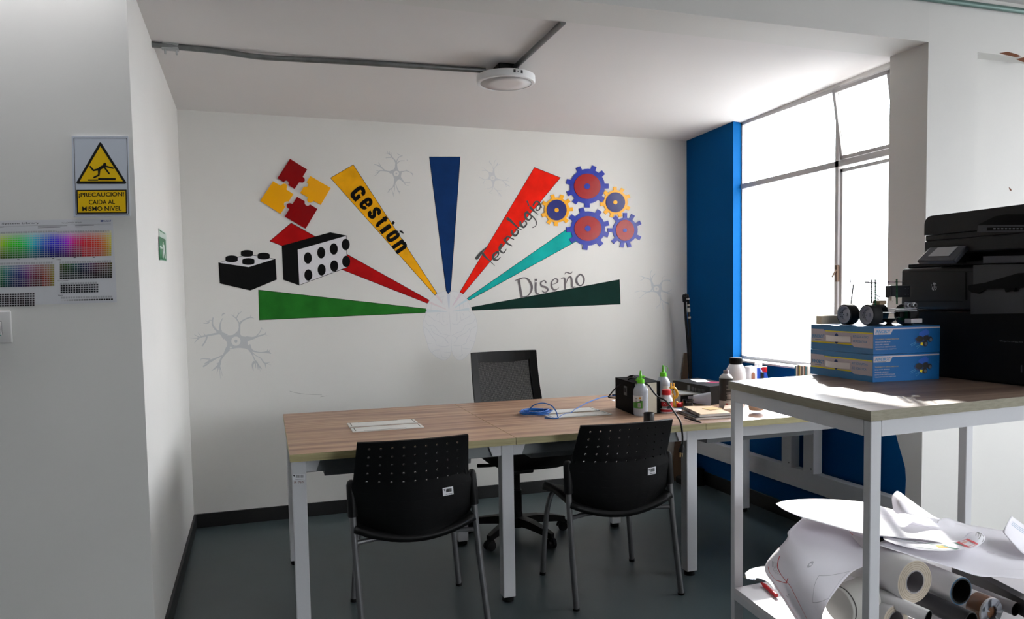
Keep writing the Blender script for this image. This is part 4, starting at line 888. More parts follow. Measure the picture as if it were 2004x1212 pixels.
# cords
def wpath(pts, n=5):
    return cat_rom([tuple(onY(y)(u, v)) for u, v, y in pts], n)
yN = N_.y
pts = [(1224, 756, yN + .12), (1232, 741, yN + .12), (1248, 743, yN + .05), (1262, 750.5, yN - .01), (1270, 755, yN - .03), (1279, 768, yN - .06), (1288, 777, yN - .08), (1300, 783, yN - .12), (1308, 790, yN - .16), (1317, 803, yN - .22), (1327, 818, 2.975), (1332, 828, 2.950), (1335.5, 850, 2.945), (1336, 870, 2.945)]
t2 = thing('power_cord', 'black mains cord hanging from the power unit over the table edge', 'cable', onY(2.945)(1336, 900))
MB().tube(wpath(pts), .0042, 10).build('cord', mat('cord_black', (6, 6, 7), .4, spec=.3), t2, smooth=True)
a, b_ = onY(2.945)(1336, 869), onY(2.945)(1333.5, 886)
MB().tube([a, a + (b_ - a) * .3, a + (b_ - a) * .5, b_, b_ + (b_ - a) * .02], .01, 12, rs=[.006, .0075, .0125, .0135, .010]).build('plug', black_plastic, t2, smooth=True, auto=50)
mb = MB()
for dx in (-.006, .005): mb.rbox(b_ + (b_ - a).normalized() * .010 + Vector((dx, 0, 0)), (.0015, .006, .02), None, 0)
mb.tube([b_ + Vector((0, .004, 0)), b_ + Vector((-.002, .004, -.02))], .0024, 8); mb.build('plug_pin', mat('brass', (190, 160, 110), .3, metal=.9), t2)
pts = [(1206, 757, L_.y + .0), (1203, 758, L_.y), (1197, 768, L_.y + .01), (1191, 777, L_.y + .01), (1198, 779.5, L_.y + .0), (1206, 779, L_.y)]
pts = [(1224, 748, N_.y + .16), (1210, 756, N_.y + .2), (1203, 762, N_.y + .21), (1196, 770, N_.y + .21), (1191, 777.5, N_.y + .215), (1199, 779, N_.y + .22), (1207, 779.5, N_.y + .23)]
props(MB().tube(wpath(pts), .0035, 8).build('power_cord', mat('cord_black', (10, 10, 11), .28), smooth=True), 'short black cord sticking out on the left of the power unit', 'cable')
# blue network cable
bl_m = mat('blue_cable', (10, 96, 180), .35)
c0 = zt_(1048, 811); P = []
for k in range(0, 7 * 20):
    a = 2 * math.pi * k / 20 + .8; w_ = k // 20
    rx = .072 + .010 * math.sin(w_ * 2.1) + .004 * math.sin(3 * a + w_); ry = .062 + .012 * math.cos(w_ * 1.7)
    P.append((c0.x + .006 * math.sin(w_ * 3.3) + rx * math.cos(a), c0.y + .006 * math.cos(w_ * 2.2) + ry * math.sin(a) + .0 * k, TZ + .003 + .0032 * ((w_ * 3) % 7) * .7 + .003 * (1 + math.sin(a * 2 + w_))))
t = thing('network_cable', 'coiled bright blue network cable lying on the table', 'cable', c0)
MB().tube(P, .0028, 7).build('coil', bl_m, t, smooth=True)
pts = [(1034, 806, 3.52), (1041, 796, 3.52), (1052, 790.5, 3.50), (1066, 789.5, 3.50), (1080, 795, 3.46), (1088, 805, 3.42), (1092, 817, 3.36)]
MB().tube(wpath(pts), .0028, 8).build('loop', bl_m, t, smooth=True)
g_ = [(1066, 818, 0), (1080, 819, 0), (1091, 818.5, 0), (1100, 813, 0), (1108, 810, 0), (1116, 809, 0), (1124, 803, 0), (1135, 796, .004), (1150, 788, .0), (1168, 781, 0), (1182, 777, 0), (1194, 775.5, 0), (1206, 775, 0)]
MB().tube(cat_rom([tuple(onZ(TZ + .0035 + dz)(u, v)) for u, v, dz in g_], 5), .0028, 8).build('lead', bl_m, t, smooth=True)
MB().rbox(zt_(1203, 776) + Vector((0, 0, .008)), (.03, .012, .01), None, .002).build('connector', mat('navy_boot', (16, 22, 60), .4), t)
# small paper scrap by the unit
props(MB().prism([zt_(*p) for p in ((1196, 783.5), (1204, 782.5), (1204, 786), (1199, 785))], (0, 0, .001)).build('paper_scrap', paper_m), 'tiny white scrap of paper left of the power unit', 'paper')

# squeeze bottles
clear_m = mat('milky_plastic', (208, 216, 228), .25, trans=.35, alpha=1)
green_cap = mat('lime_cap', (108, 214, 30), .4)
def squeeze_bottle(base, s, lab, loop):
    t = thing('squeeze_bottle', lab, 'bottle', base)
    r = .0355 * s
    MB().lathe([(r * .86, .0), (r, .008), (r, .118 * s), (r * .96, .130 * s), (r * .62, .150 * s), (r * .42, .156 * s), (r * .40, .168 * s)], base, 32).build('body', clear_m, t, smooth=True, auto=40)
    cp = MB().lathe([(r * .50, .156 * s), (r * .52, .158 * s), (r * .50, .176 * s), (r * .24, .179 * s), (r * .20, .190 * s), (r * .11, .214 * s), (r * .08, .217 * s)], base, 20)
    cp.build('nozzle_cap', green_cap, t, smooth=True, auto=40)
    b_ = Vector(base)
    if loop: pth = [b_ + Vector((.005, 0, .207 * s)), b_ + Vector((.018, 0, .210 * s)), b_ + Vector((.028, 0, .198 * s)), b_ + Vector((.024, 0, .183 * s)), b_ + Vector((.012, 0, .178 * s))]
    else: pth = [b_ + Vector((-.016, 0, .166 * s)), b_ + Vector((-.027, -.004, .172 * s)), b_ + Vector((-.020, -.006, .182 * s)), b_ + Vector((-.004, -.010, .186 * s)), b_ + Vector((.012, -.006, .187 * s))]
    m = MB().tube(cat_rom([tuple(p) for p in pth], 4), .0016, 8)
    if not loop: m.lathe([(.006, 0), (.006, .009), (.0, .0095)], b_ + Vector((.013, -.006, .183 * s)), 12)
    m.build('cap_tether', green_cap, t, smooth=True, auto=40)
    return t, r
b1 = zt_(1254, 813.0); t, r = squeeze_bottle((b1.x, b1.y, TZ), 1.0, 'milky squeeze bottle with lime green nozzle in front of the power unit', False)
# wrap label: green and white
def wrap(base, r, a0, a1, z0, z1, n=10, cut=None):
    P0 = []; P1 = []
    for k in range(n + 1):
        a = a0 + (a1 - a0) * k / n; zz1 = z1 if cut is None else z1 + cut * (k / n - .0) ** 2
        P0.append(Vector((base[0] + r * math.cos(a), base[1] + r * math.sin(a), base[2] + z0))); P1.append(Vector((base[0] + r * math.cos(a), base[1] + r * math.sin(a), base[2] + zz1)))
    return P0, P1
def wrapadd(mb, base, r, a0, a1, z0, z1, mi, n=10, cut=None):
    P0, P1 = wrap(base, r, a0, a1, z0, z1, n, cut); mb.add(P0 + P1, [(k, k + 1, n + 2 + k, n + 1 + k) for k in range(n)], mi)
lb_g, lb_w, lb_o, lb_k = mat('label_green', (70, 140, 44), .5), mat('label_paper', (216, 216, 214), .5), mat('label_orange', (196, 130, 30), .5), mat('label_dark', (50, 48, 56), .5)
mb = MB(); B1 = (b1.x, b1.y, TZ); A = math.radians
wrapadd(mb, B1, r + .0004, A(-215), A(-118), .090, .090 + .0, 1)
wrapadd(mb, B1, r + .0004, A(-200), A(-104), .038, .066, 0, 12, .010); wrapadd(mb, B1, r + .0003, A(-200), A(-104), .060, .098, 1)
wrapadd(mb, B1, r + .0009, A(-140), A(-119), .042, .064, 1, 4); 
for k in range(6): wrapadd(mb, B1, r + .0012, A(-137), A(-122), .044 + k * .0033, .0455 + k * .0033, 3, 3)
wrapadd(mb, B1, r + .0009, A(-131), A(-116), .083, .092, 2, 5)
for k in range(4): wrapadd(mb, B1, r + .0009, A(-165), A(-146), .066 + k * .006, .068 + k * .006, 3, 3)
wrapadd(mb, B1, r + .0009, A(-126), A(-112), .072, .077, 3, 3)
mb.flat = True; mb.build('bottle_label', [lb_g, lb_w, lb_o, lb_k], t)
b2 = onY(3.52)(1298, 792); B2 = (b2.x, 3.52, TZ)
t, r = squeeze_bottle(B2, .98, 'milky squeeze bottle with lime green nozzle behind the glue bottle', True)
mb = MB(); mb.flat = True; wrapadd(mb, B2, r + .0004, A(-120), A(-50), .045, .105, 0); mb.build('bottle_label', [lb_w], t)
# white glue bottle with red cap
b3 = zt_(1304.3, 808.0); B3 = (b3.x, b3.y, TZ)
t = thing('glue_bottle', 'white glue bottle with red screw cap and red label', 'bottle', B3)
r = .031; pw_ = mat('white_plastic', (226, 226, 230), .35); red_p = mat('red_plastic', (196, 8, 22), .4)
MB().lathe([(r * .9, 0), (r, .006), (r, .058), (r * .95, .068), (r * .62, .087), (r * .60, .095)], B3, 32).build('body', pw_, t, smooth=True, auto=40)
MB().lathe([(r * .68, .089), (r * .69, .091), (r * .68, .112), (r * .6, .114), (0, .114)], B3, 28).build('cap', red_p, t, smooth=True, auto=40)
mb = MB(); mb.flat = True
wrapadd(mb, B3, r + .0004, A(-190), A(-30), .024, .058, 1, 16); wrapadd(mb, B3, r + .0004, A(-190), A(-30), .008, .020, 0, 16); wrapadd(mb, B3, r + .0007, A(-175), A(-118), .036, .056, 2, 8)
wrapadd(mb, B3, r + .0007, A(-85), A(-45), .030, .054, 2, 5)
def wtri(mb, base, r, a0, a1, z0, z1, mi): am = (a0 + a1) / 2; mb.poly([Vector((base[0] + r * math.cos(a), base[1] + r * math.sin(a), base[2] + z)) for a, z in ((a0, z0), (a1, z0), (am, z1))], mi)
wtri(mb, B3, r + .001, A(-150), A(-122), .040, .053, 3); wtri(mb, B3, r + .001, A(-112), A(-96), .038, .050, 0)
for k, (a0, a1) in enumerate(((-160, -110), (-165, -118))): wrapadd(mb, B3, r + .0009, A(a0), A(a1), .031 - k * .006, .034 - k * .006, 3, 6)
mb.build('bottle_label', [mat('label_red', (186, 16, 30), .5), mat('label_black', (24, 20, 22), .5), mat('label_red', (186, 16, 30), .5), lb_w], t)
# yellow plastic snail-like figure
yf = mat('yellow_plastic', (240, 178, 40), .35)
cy_ = crop(1180, 710, 10.1); q = onY(3.43)
def fig(pts, r): return [tuple(q(*cy_(x, y))) for x, y in pts]
mb = MB(); mb.tube(cat_rom(fig([(1330, 520), (1370, 500), (1420, 520), (1460, 590), (1465, 660), (1430, 700), (1400, 690)], 0), 5), .0072, 10)
mb.tube(cat_rom(fig([(1395, 690), (1390, 640), (1370, 600), (1380, 560)], 0), 4), .004, 8).tube(cat_rom(fig([(1400, 690), (1395, 760), (1400, 850), (1430, 870), (1465, 850), (1470, 800), (1450, 790)], 0), 4), .0062, 10)
for x in (1345, 1398): mb.tube(cat_rom(fig([(x + 6, 515), (x, 460), (x, 412)], 0), 3), .0045, 8)
zmin = min(p.z for p in mb.v)
for p in mb.v: p.z += (TZ + .0005 - zmin)
props(mb.build('plastic_toy', yf, smooth=True), 'small yellow plastic figure with two feelers behind the glue bottle', 'toy')
# black can in front
c5 = zt_(1270, 828.5); props(MB().lathe([(.024, 0), (.0245, .002), (.0245, .046), (.0235, .048), (.0225, .048), (.0225, .040), (0, .040)], (c5.x, c5.y, TZ), 28).build('black_can', mat('can_black', (18, 18, 20), .35), smooth=True, auto=40), 'short black cylindrical can at the table edge behind the right visitor chair', 'can')
# big black electronics box
zb_ = onZ(.74 + .098)
A_, B2_, C_ = zb_(1316, 744.5), zb_(1389, 757), zb_(1440, 751.6)
D_ = A_ + (C_ - B2_); lo = lambda p: Vector((p.x, p.y, TZ))
t = thing('electronics_box', 'large flat black cardboard box with red emblem on the table by the blue wall', 'box', lo(B2_))
bk_card = mat('black_card', (8, 8, 9), .5, spec=.2)
MB().hexa([lo(A_), lo(B2_), lo(C_), lo(D_)], [A_, B2_, C_, D_]).build('carton', bk_card, t)
mb = MB(); mb.flat = True
def onface(p0, p1, u, v, d=.0006):     # u along p0->p1, v from the top down
    n_ = (p1 - p0).cross(Vector((0, 0, 1))).normalized(); p = p0 + (p1 - p0) * u; return Vector((p.x, p.y, p0.z - v * .0975)) + n_ * d
for u0, u1, v0, v1, k in ((.42, .50, .12, .45, 0), (.53, .60, .16, .42, 1), (.62, .66, .2, .42, 1)): mb.poly([onface(A_, B2_, a, b_) for a, b_ in ((u0, v0), (u1, v0), (u1, v1), (u0, v1))], k)
for i in range(9): u = .70 + i * .022; mb.poly([onface(A_, B2_, a, b_) for a, b_ in ((u, .2), (u + .011, .2), (u + .011, .45), (u, .45))], 1)
mb.poly([onface(B2_, C_, a, b_) for a, b_ in ((.35, .55), (.52, .45), (.60, .35), (.58, .6), (.50, .68))], 2)
mb.poly([B2_ + (A_ - B2_) * a + (C_ - B2_) * b_ + Vector((0, 0, .0006)) for a, b_ in ((.50, .45), (.38, .55), (.28, .75), (.22, .95), (.28, .97), (.36, .78), (.46, .60), (.58, .52))], 3)
mb.poly([B2_ + (A_ - B2_) * a + (C_ - B2_) * b_ + Vector((0, 0, .0006)) for a, b_ in ((.44, .62), (.34, .74), (.30, .92), (.34, .92), (.40, .78), (.48, .68))], 3)
mb.build('carton_print', [mat('print_grey', (120, 120, 124), .5), mat('print_dark_grey', (66, 66, 70), .5), mat('print_red', (190, 10, 20), .4), mat('print_pink', (214, 40, 110), .4)], t)
Q = lambda a, b_: B2_ + (A_ - B2_) * a + (C_ - B2_) * b_ + Vector((0, 0, .0012))
props(MB().prism([Q(.52, .28), Q(.40, .62), Q(.70, .86), Q(.86, .50)], (0, 0, .0012)).build('paper_slip', paper_m), 'white slip of paper on top of the large black box', 'paper')
# small silver and black device box
zs = onZ(TZ + .075); a0 = zs(1328, 768); a1 = zs(1329, 764); s0 = zt_(1330, 801); 
C0 = onZ(TZ)(1333, 800); 
t = thing('adapter_box', 'small grey and black carton in front of the large black box', 'box', C0)
q0, q1, q2_ = onZ(TZ + .055)(1331, 772), onZ(TZ + .055)(1381, 770.5), onZ(TZ + .055)(1366, 763)
q3 = q0 + (q2_ - q1)
MB().hexa([lo(q0), lo(q1), lo(q2_), lo(q3)], [q0, q1, q2_, q3]).build('carton', mat('grey_card', (150, 152, 150), .4), t)
mb = MB(); mb.flat = True
def fq(u, v, d=.0008): p = q0 + (q1 - q0) * u; n_ = (q1 - q0).cross(Vector((0, 0, 1))).normalized(); return Vector((p.x, p.y, q0.z - v * .0545)) + n_ * d
mb.poly([fq(.02, .12), fq(.97, .05), fq(.97, .97), (fq(.02, .97))], 0); mb.poly([fq(.3, .2, .0012), fq(.62, .16, .0012), fq(.62, .6, .0012), fq(.3, .62, .0012)], 1)
mb.build('carton_print', [bk_card, mat('print_pale', (170, 172, 178), .5)], t)
# red bits, blue tape, round white dish
def blob(name, px, r, h, m, lab, cat, n=14):
    p = zt_(*px); return props(MB().lathe([(r * .8, 0), (r, h * .3), (r * .9, h * .8), (r * .4, h), (0, h)], (p.x, p.y, TZ), n).build(name, m, smooth=True, auto=60), lab, cat)
p = zt_(1331, 797)
mb = MB().rbox((p.x, p.y, TZ + .012), (.045, .022, .022), Matrix.Rotation(.5, 3, 'Z'), .006).rbox((p.x + .02, p.y - .006, TZ + .02), (.03, .02, .014), Matrix.Rotation(-.4, 3, 'Z'), .005)
props(mb.build('plastic_clip', red_p), 'small red plastic clip between the glue bottle and the notebooks', 'clip')
blob('lid', (1323, 807), .032, .016, mat('pale_pink_plastic', (222, 212, 212), .4), 'low pale round lid right of the glue bottle', 'lid', 28)
p = zt_(1330, 803); props(MB().rbox((p.x, p.y, TZ + .005), (.05, .02, .010), Matrix.Rotation(.3, 3, 'Z'), .004).build('tape_strip', mat('blue_tape', (40, 110, 140), .4)), 'small blue-green strip by the notebooks', 'tape')
# black open pot
p = onZ(TZ)(1346.5, 800); 
props(MB().lathe([(.024, 0), (.0255, .002), (.0255, .040), (.028, .042), (.028, .046), (.0225, .046), (.0225, .012), (0, .012)], (p.x, p.y, TZ), 28).build('black_pot', mat('pot_black', (26, 26, 28), .25), smooth=True, auto=40), 'small open black pot beside the notebooks', 'pot')
# translucent cup lying on its side
p = zt_(1360, 797); ax = Vector((.9, -.42, .0)).normalized()
t = thing('plastic_cup', 'translucent plastic cup lying on its side beside the black pot', 'cup', (p.x, p.y, TZ))
c_ = Vector((p.x + .012, p.y + .035, TZ + .037))
MB().lathe([(.0, 0), (.020, .0), (.0355, .085), (.0365, .086), (.0345, .085), (.019, .003), (0, .003)], c_, 32, axis=ax).build('cup_wall', mat('frosted_plastic', (214, 216, 224), .3, trans=.5), t, smooth=True, auto=40)
# notebooks
def notebook(q, z0, h, m, lab, name='spiral_notebook', spiral=True):
    P_ = [onZ(z0)(*p) for p in q]; t = thing(name, lab, 'notebook', P_[0])
    MB().hexa([p + Vector((0, 0, .001)) for p in P_], [p + Vector((0, 0, h - .002)) for p in P_]).build('pages', mat('page_edges', (214, 208, 200), .7), t)
    MB().hexa([p + Vector((0, 0, h - .002)) for p in P_], [p + Vector((0, 0, h)) for p in P_]).hexa([p for p in P_], [p + Vector((0, 0, .001)) for p in P_]).build('cover', m, t)
    if spiral:
        d = P_[3] - P_[0]; L = d.length; path = []
        n_ = int(L / .0085); d.normalize(); s_ = (P_[1] - P_[0]).normalized()
        for k in range(n_ * 8):
            a = 2 * math.pi * k / 8; path.append(P_[0] + d * (L * k / (n_ * 8)) + s_ * (-.001 + .006 * math.cos(a)) + Vector((0, 0, h / 2 + .001 + (h / 2 + .0015) * math.sin(a))))
        MB().tube(path, .0009, 4, cap=False).build('wire_binding', black_plastic, t)
    return t
cn = crop(1300, 690, 8.08)
kraft = mat('cover_cream', (226, 196, 160), .5); dark_cover = mat('cover_black', (22, 20, 22), .4)
notebook([cn(510, 1070), cn(1075, 1035), cn(840, 950), cn(225, 960)], TZ, .011, dark_cover, 'black-covered spiral notebook at the bottom of the pile')
notebook([cn(565, 1025), cn(1045, 995), cn(770, 885), cn(290, 895)], TZ + .0115, .013, kraft, 'cream-covered spiral notebook on top of the black one')
ta_ = onZ(TZ + .026)
props(MB().prism([ta_(*cn(*p)) for p in ((600, 888), (740, 868), (915, 888), (730, 915))], (0, 0, .0012)).build('note_card', mat('card_tan', (226, 190, 132), .6)), 'tan card lying on the cream notebook', 'card')
a, b_ = onZ(TZ + .009)(*cn(330, 1035)), onZ(TZ + .004)(*cn(590, 1112))
props(MB().tube([a, a + (b_ - a) * .9, b_], .0035, 10, rs=[.004, .004, .001]).build('pen', black_plastic, smooth=True), 'black pen lying against the notebooks', 'pen')
# small beige box under the can
P_ = [onZ(TZ)(*p) for p in ((1416, 808), (1436, 807), (1438, 799), (1418, 801))]
props(MB().hexa(P_, [p + Vector((0, 0, .018)) for p in P_]).build('small_carton', mat('beige_card', (206, 180, 156), .6)), 'small beige carton in front of the spray can', 'box')
# spray can
p = zt_(1420.5, 797); B6 = (p.x, p.y, TZ)
t = thing('spray_can', 'grey aerosol spray can with black label', 'spray can', B6)
r = .0335
MB().lathe([(r * .97, 0), (r, .003), (r, .150), (r * .9, .158), (r * .62, .168), (r * .4, .172)], B6, 32).build('can_body', mat('can_grey', (190, 188, 186), .35, metal=.3), t, smooth=True, auto=40)
mb = MB(); mb.flat = True; wrapadd(mb, B6, r + .0004, A(-205), A(25), .036, .150, 0, 30)
for k, (z0, z1) in enumerate(((.034, .042), (.060, .064), (.075, .077), (.095, .098), (.112, .114))): wrapadd(mb, B6, r + .0008, A(-120), A(-40), z0, z1, 1, 10)
for a0 in (-112, -98, -84): wrapadd(mb, B6, r + .0008, A(a0), A(a0 + 9), .046, .072, 2, 3)
for a0 in (-128, -75): 
    wtri(mb, B6, r + .0009, A(a0), A(a0 + 22), .017, .026, 3); wtri(mb, B6, r + .0009, A(a0), A(a0 + 22), .017, .008, 3)
mb.build('can_label', [mat('label_charcoal', (18, 15, 15), .4), mat('label_silver', (150, 146, 142), .3), mat('label_silver', (150, 146, 142), .3), mat('label_hazard_red', (206, 90, 84), .5)], t)
MB().lathe([(.013, .168), (.0125, .188), (.011, .190), (0, .190)], B6, 20).build('nozzle', mat('nozzle_grey', (120, 106, 112), .4), t, smooth=True, auto=40)
# white jar with black lid
p = onZ(TZ)(1440, 772); yj = 3.55; p = onY(yj)(1440, 757); B7 = (p.x, yj, TZ); s = .052
t = thing('white_jar', 'large white plastic jar with ribbed black screw lid', 'jar', B7)
hz = onY(yj)(1440, 700).z - TZ
MB().lathe([(s * .95, 0), (s, .005), (s, hz - .085), (s * .93, hz - .062), (s * .72, hz - .042), (s * .62, hz - .036), (s * .6, hz - .03)], B7, 36).build('body', pw_, t, smooth=True, auto=40)
mb = MB().lathe([(s * .62, hz - .036), (s * .63, hz - .034), (s * .63, hz - .003), (s * .56, hz), (0, hz)], B7, 36)
for k in range(30): a = 2 * math.pi * k / 30; mb.rbox((B7[0] + s * .635 * math.cos(a), B7[1] + s * .635 * math.sin(a), TZ + hz - .018), (.003, .002, .026), Matrix.Rotation(a, 3, 'Z'), 0)
mb.build('lid', black_plastic, t)
# small things right of the jar
p = onY(3.62)(1469, 741); 
t = thing('white_dispenser', 'white plastic dispenser with brown window right of the white jar', 'dispenser', (p.x, 3.62, TZ))
zt2 = onY(3.62)(1469, 717).z
MB().box(p.x - .024, p.x + .03, 3.60, 3.65, TZ, zt2, r=.008, seg=3).build('body', pw_, t, smooth=True, auto=40)
MB().lathe([(.011, 0), (.011, .002), (0, .002)], (p.x + .002, 3.6, zt2 - .045), 20, axis=(0, -1, 0)).box(p.x - .009, p.x + .013, 3.5975, 3.6005, TZ + .02, zt2 - .045).build('window_insert', mat('brown_insert', (150, 98, 74), .5), t)
p = onY(3.66)(1484, 741); z2 = onY(3.66)(1484, 711).z - TZ; s = .027
t = thing('blue_bottle', 'blue bottle with white cap right of the white dispenser', 'bottle', (p.x, 3.66, TZ))
MB().lathe([(s, 0), (s, .08), (s * .95, z2 - .055), (s * .6, z2 - .036), (s * .5, z2 - .02)], (p.x, 3.66, TZ), 28).build('body', mat('blue_plastic', (24, 70, 170), .3), t, smooth=True, auto=40)
MB().lathe([(s * .75, z2 - .026), (s * .8, z2 - .004), (s * .7, z2), (0, z2)], (p.x, 3.66, TZ), 24).build('cap', pw_, t, smooth=True, auto=40)
MB().rbox((p.x + .006, 3.66 - s, TZ + z2 - .075), (.02, .006, .05), None, .002).build('dark_label', black_plastic, t)
p = onY(3.74)(1494, 741); z2 = onY(3.74)(1494, 717).z - TZ
t = thing('red_bottle', 'small bottle with red cap partly behind the blue bottle', 'bottle', (p.x, 3.74, TZ))
MB().lathe([(.03, 0), (.03, .07), (.016, z2 - .03), (.015, z2 - .02)], (p.x, 3.74, TZ), 24).build('body', mat('blue_plastic', (24, 70, 170), .3), t, smooth=True, auto=40)
MB().lathe([(.02, z2 - .034), (.02, z2 - .002), (0, z2)], (p.x, 3.74, TZ), 24).build('cap', red_p, t, smooth=True, auto=40)
# clear cup with brown content
p = zt_(1479.5, 809); B8 = (p.x, p.y, TZ)
t = thing('clear_cup', 'clear plastic cup with brown content at the front edge, seen under the shelf', 'cup', B8)
MB().lathe([(.034, 0), (.036, .002), (.041, .09), (.0395, .09), (.0345, .004), (0, .004)], B8, 32).build('cup_wall', glassmat('clear_plastic', (.93, .93, .94), .12, .1), t, smooth=True, auto=40)
MB().lathe([(.033, .016), (.0375, .06), (0, .062)], B8, 28).build('content', mat('brown_content', (196, 150, 110), .6), t, smooth=True, auto=40)
# slim books standing on the table by the window
pal = [(30, 110, 130), (222, 220, 214), (80, 72, 64), (170, 160, 60), (214, 204, 190), (60, 66, 70), (226, 226, 222), (150, 90, 60), (40, 130, 150), (230, 228, 224)]
xb_, yb0 = 2.74, onX(2.74)(1555.5, 725).y; yb1 = onX(2.74)(1581, 725).y; n = len(pal)
ztop = onX(2.74)(1567, 716).z
for i, c in enumerate(pal):
    a = yb0 + (yb1 - yb0) * i / n; b_ = yb0 + (yb1 - yb0) * (i + 1) / n; h = ztop + ((i * 37) % 5 - 2) * .0012
    t = thing('slim_book', 'slim %s book in the upright row by the window, %s from the left' % (['teal', 'white', 'dark brown', 'olive', 'cream', 'charcoal', 'white', 'rust brown', 'blue-green', 'white'][i], ['first', 'second', 'third', 'fourth', 'fifth', 'sixth', 'seventh', 'eighth', 'ninth', 'last'][i]), 'book', (xb_, (a + b_) / 2, TZ), 'slim books by the window')
    MB().box(xb_, xb_ + .14, min(a, b_) + .0004, max(a, b_) - .0004, TZ, h).build('cover', mat('book_%d_%d' % (c[0], c[1]), c, .5), t)
# brown board and sticks in the corner
q = [onY(4.70)(1336, 748), onY(4.70)(1349, 748), onY(4.745)(1347.5, 691), onY(4.745)(1340, 691)]
d = (q[0] - q[3]).normalized(); e = (q[1] - q[2]).normalized()
k = (q[0].z) / -d.z; k2 = q[1].z / -e.z
bt = [q[0] + (q[0] - q[3]) * .9, q[1] + (q[1] - q[2]) * .9]
for b_ in bt: b_.y = 4.705
bt[0].z = bt[1].z = .0; bt[0].x -= .05; bt[1].x = min(bt[1].x, 2.9)
props(MB().prism([bt[0], bt[1], q[2], q[3]], (0, .012, 0)).build('cardboard_strip', mat('brown_card', (112, 88, 68), .8)), 'brown cardboard strip leaning in the corner by the blue wall', 'cardboard')
cs_ = crop(1300, 560, 6.06)
def stick(name, pts, y, r, m, lab, extra=None, yb=None):
    P_ = [onY(y)(*cs_(*p)) for p in pts]; foot = P_[-1].copy(); d = (P_[-1] - P_[0]).normalized(); foot = P_[-1] + d * (P_[-1].z / -d.z) ; foot.z = .03
    t = thing(name, lab, 'stick', (foot.x, foot.y, 0)); MB().tube(P_ + [foot], r, 10).build('pole', m, t, smooth=True); return t, P_
t, P_ = stick('broom_handle', [(240, 115), (255, 380), (280, 700), (292, 900)], 4.62, .009, black_plastic, 'black broom handle leaning in the corner, with a fat grip')
MB().tube([P_[0] + Vector((0, 0, .01)), P_[0], P_[0] + (P_[1] - P_[0]) * .28], .016, 12, rs=[.01, .016, .015]).build('grip', black_plastic, t, smooth=True)
MB().box(2.76, 2.9, 4.58, 4.66, 0, .05, r=.01).build('brush_head', fabric_black, t)
t, P_ = stick('dustpan_pole', [(280, 130), (297, 400), (306, 700), (315, 1060)], 4.56, .0085, black_plastic, 'black pole with hook and pale taped joints against the blue wall')
MB().tube([P_[0] + Vector((-.025, 0, .005)), P_[0] + Vector((-.018, 0, .018)), P_[0] + Vector((0, 0, .012)), P_[0]], .007, 10).build('hook', black_plastic, t, smooth=True)
dd = (P_[1] - P_[0])
for a, b_ in ((.05, .12), (.32, .40), (.46, .66), (.86, .94)): MB().tube([P_[0] + dd * a, P_[0] + dd * b_], .0115, 10).build('taped_joint', mat('tape_pale', (150, 148, 140), .5), t, smooth=True, auto=40)
MB().box(P_[-1].x - .0, P_[-1].x + .07, 4.50, 4.55, 0, .12, r=.004).build('pan', black_plastic, t)

# ------------------------------------------------------------------ high shelf table on the right
HS = 1.0
t = thing('shelf_table', 'tall white steel frame table with wood laminate top on the right', 'table', (1.6, 1.65, 0))
sN, sL = Vector((1.553, 1.616, 0)), Vector((1.640, 2.392, 0))
dR = (Vector((2.165, 1.656, 0)) - sN).normalized(); sR = sN + dR * 1.29; sF = sL + dR * 1.29
def V3(p, z): return Vector((p.x, p.y, z))
mb = MB().hexa([V3(p, HS - .028) for p in (sN, sR, sF, sL)], [V3(p, HS) for p in (sN, sR, sF, sL)]); mb.mi = [1, 0, 1, 1, 1, 1]
mb.build('tabletop', [shelf_wood, shelf_edge], t)
dL = (sL - sN).normalized(); lw = .048
def legq(c, a, b_, w=lw): return [c, c + a * w, c + a * w + b_ * w, c + b_ * w]
ins = .006
corners = {'nl': (sN + dR * ins + dL * ins, dR, dL), 'fl': (sL + dR * ins - dL * ins, dR, -dL), 'nr': (sR - dR * ins + dL * ins, -dR, dL), 'fr': (sF - dR * (ins + .04) - dL * ins, -dR, -dL)}
for k, (c, a, b_) in corners.items():
    wv = .030 if k in ('fl', 'nl') else .044
    q = [c, c + a * .040, c + a * .040 + b_ * wv, c + b_ * wv]
    bm_ = MB().hexa([V3(p, 0.015) for p in q], [V3(p, HS - .029) for p in q]); 
    o = bm_.build('leg', white_metal, t); md = o.modifiers.new('soft', 'BEVEL'); md.width = .004; md.segments = 3
    m_ = (q[0] + q[2]) / 2; MB().lathe([(.016, 0), (.018, .004), (.017, .016)], V3(m_, 0), 16).build('foot', black_plastic, t, smooth=True, auto=40)
def rail(p, q, z0, z1, w, side, nm='frame_rail'):
    MB().hexa([V3(p, z0), V3(q, z0), V3(q + side * w, z0), V3(p + side * w, z0)], [V3(p, z1), V3(q, z1), V3(q + side * w, z1), V3(p + side * w, z1)]).build(nm, white_metal, t)
z1, z0 = HS - .029, HS - .073
cn_, cf, cr, cfr = corners['nl'][0], corners['fl'][0], corners['nr'][0], corners['fr'][0]
rail(cn_ + dL * .03, cf - dL * .03, z0, z1, .03, dR); rail(cn_ + dR * .04, cr - dR * .04, z0, z1, .03, dL); rail(cf + dR * .04, cfr - dR * .04, z0, z1, .03, -dL); rail(cr + dL * .04, cfr - dL * .04, z0, z1, .03, -dR)
ZL = .236
rail(cn_ + dL * .03, cf - dL * .03, ZL - .045, ZL - .018, .03, dR); rail(cn_ + dR * .04, cr - dR * .04, ZL - .045, ZL - .018, .03, dL); rail(cf + dR * .04, cfr - dR * .04, ZL - .045, ZL - .018, .03, -dL)
low_m = mat('lower_board_white', (214, 210, 212), .35)
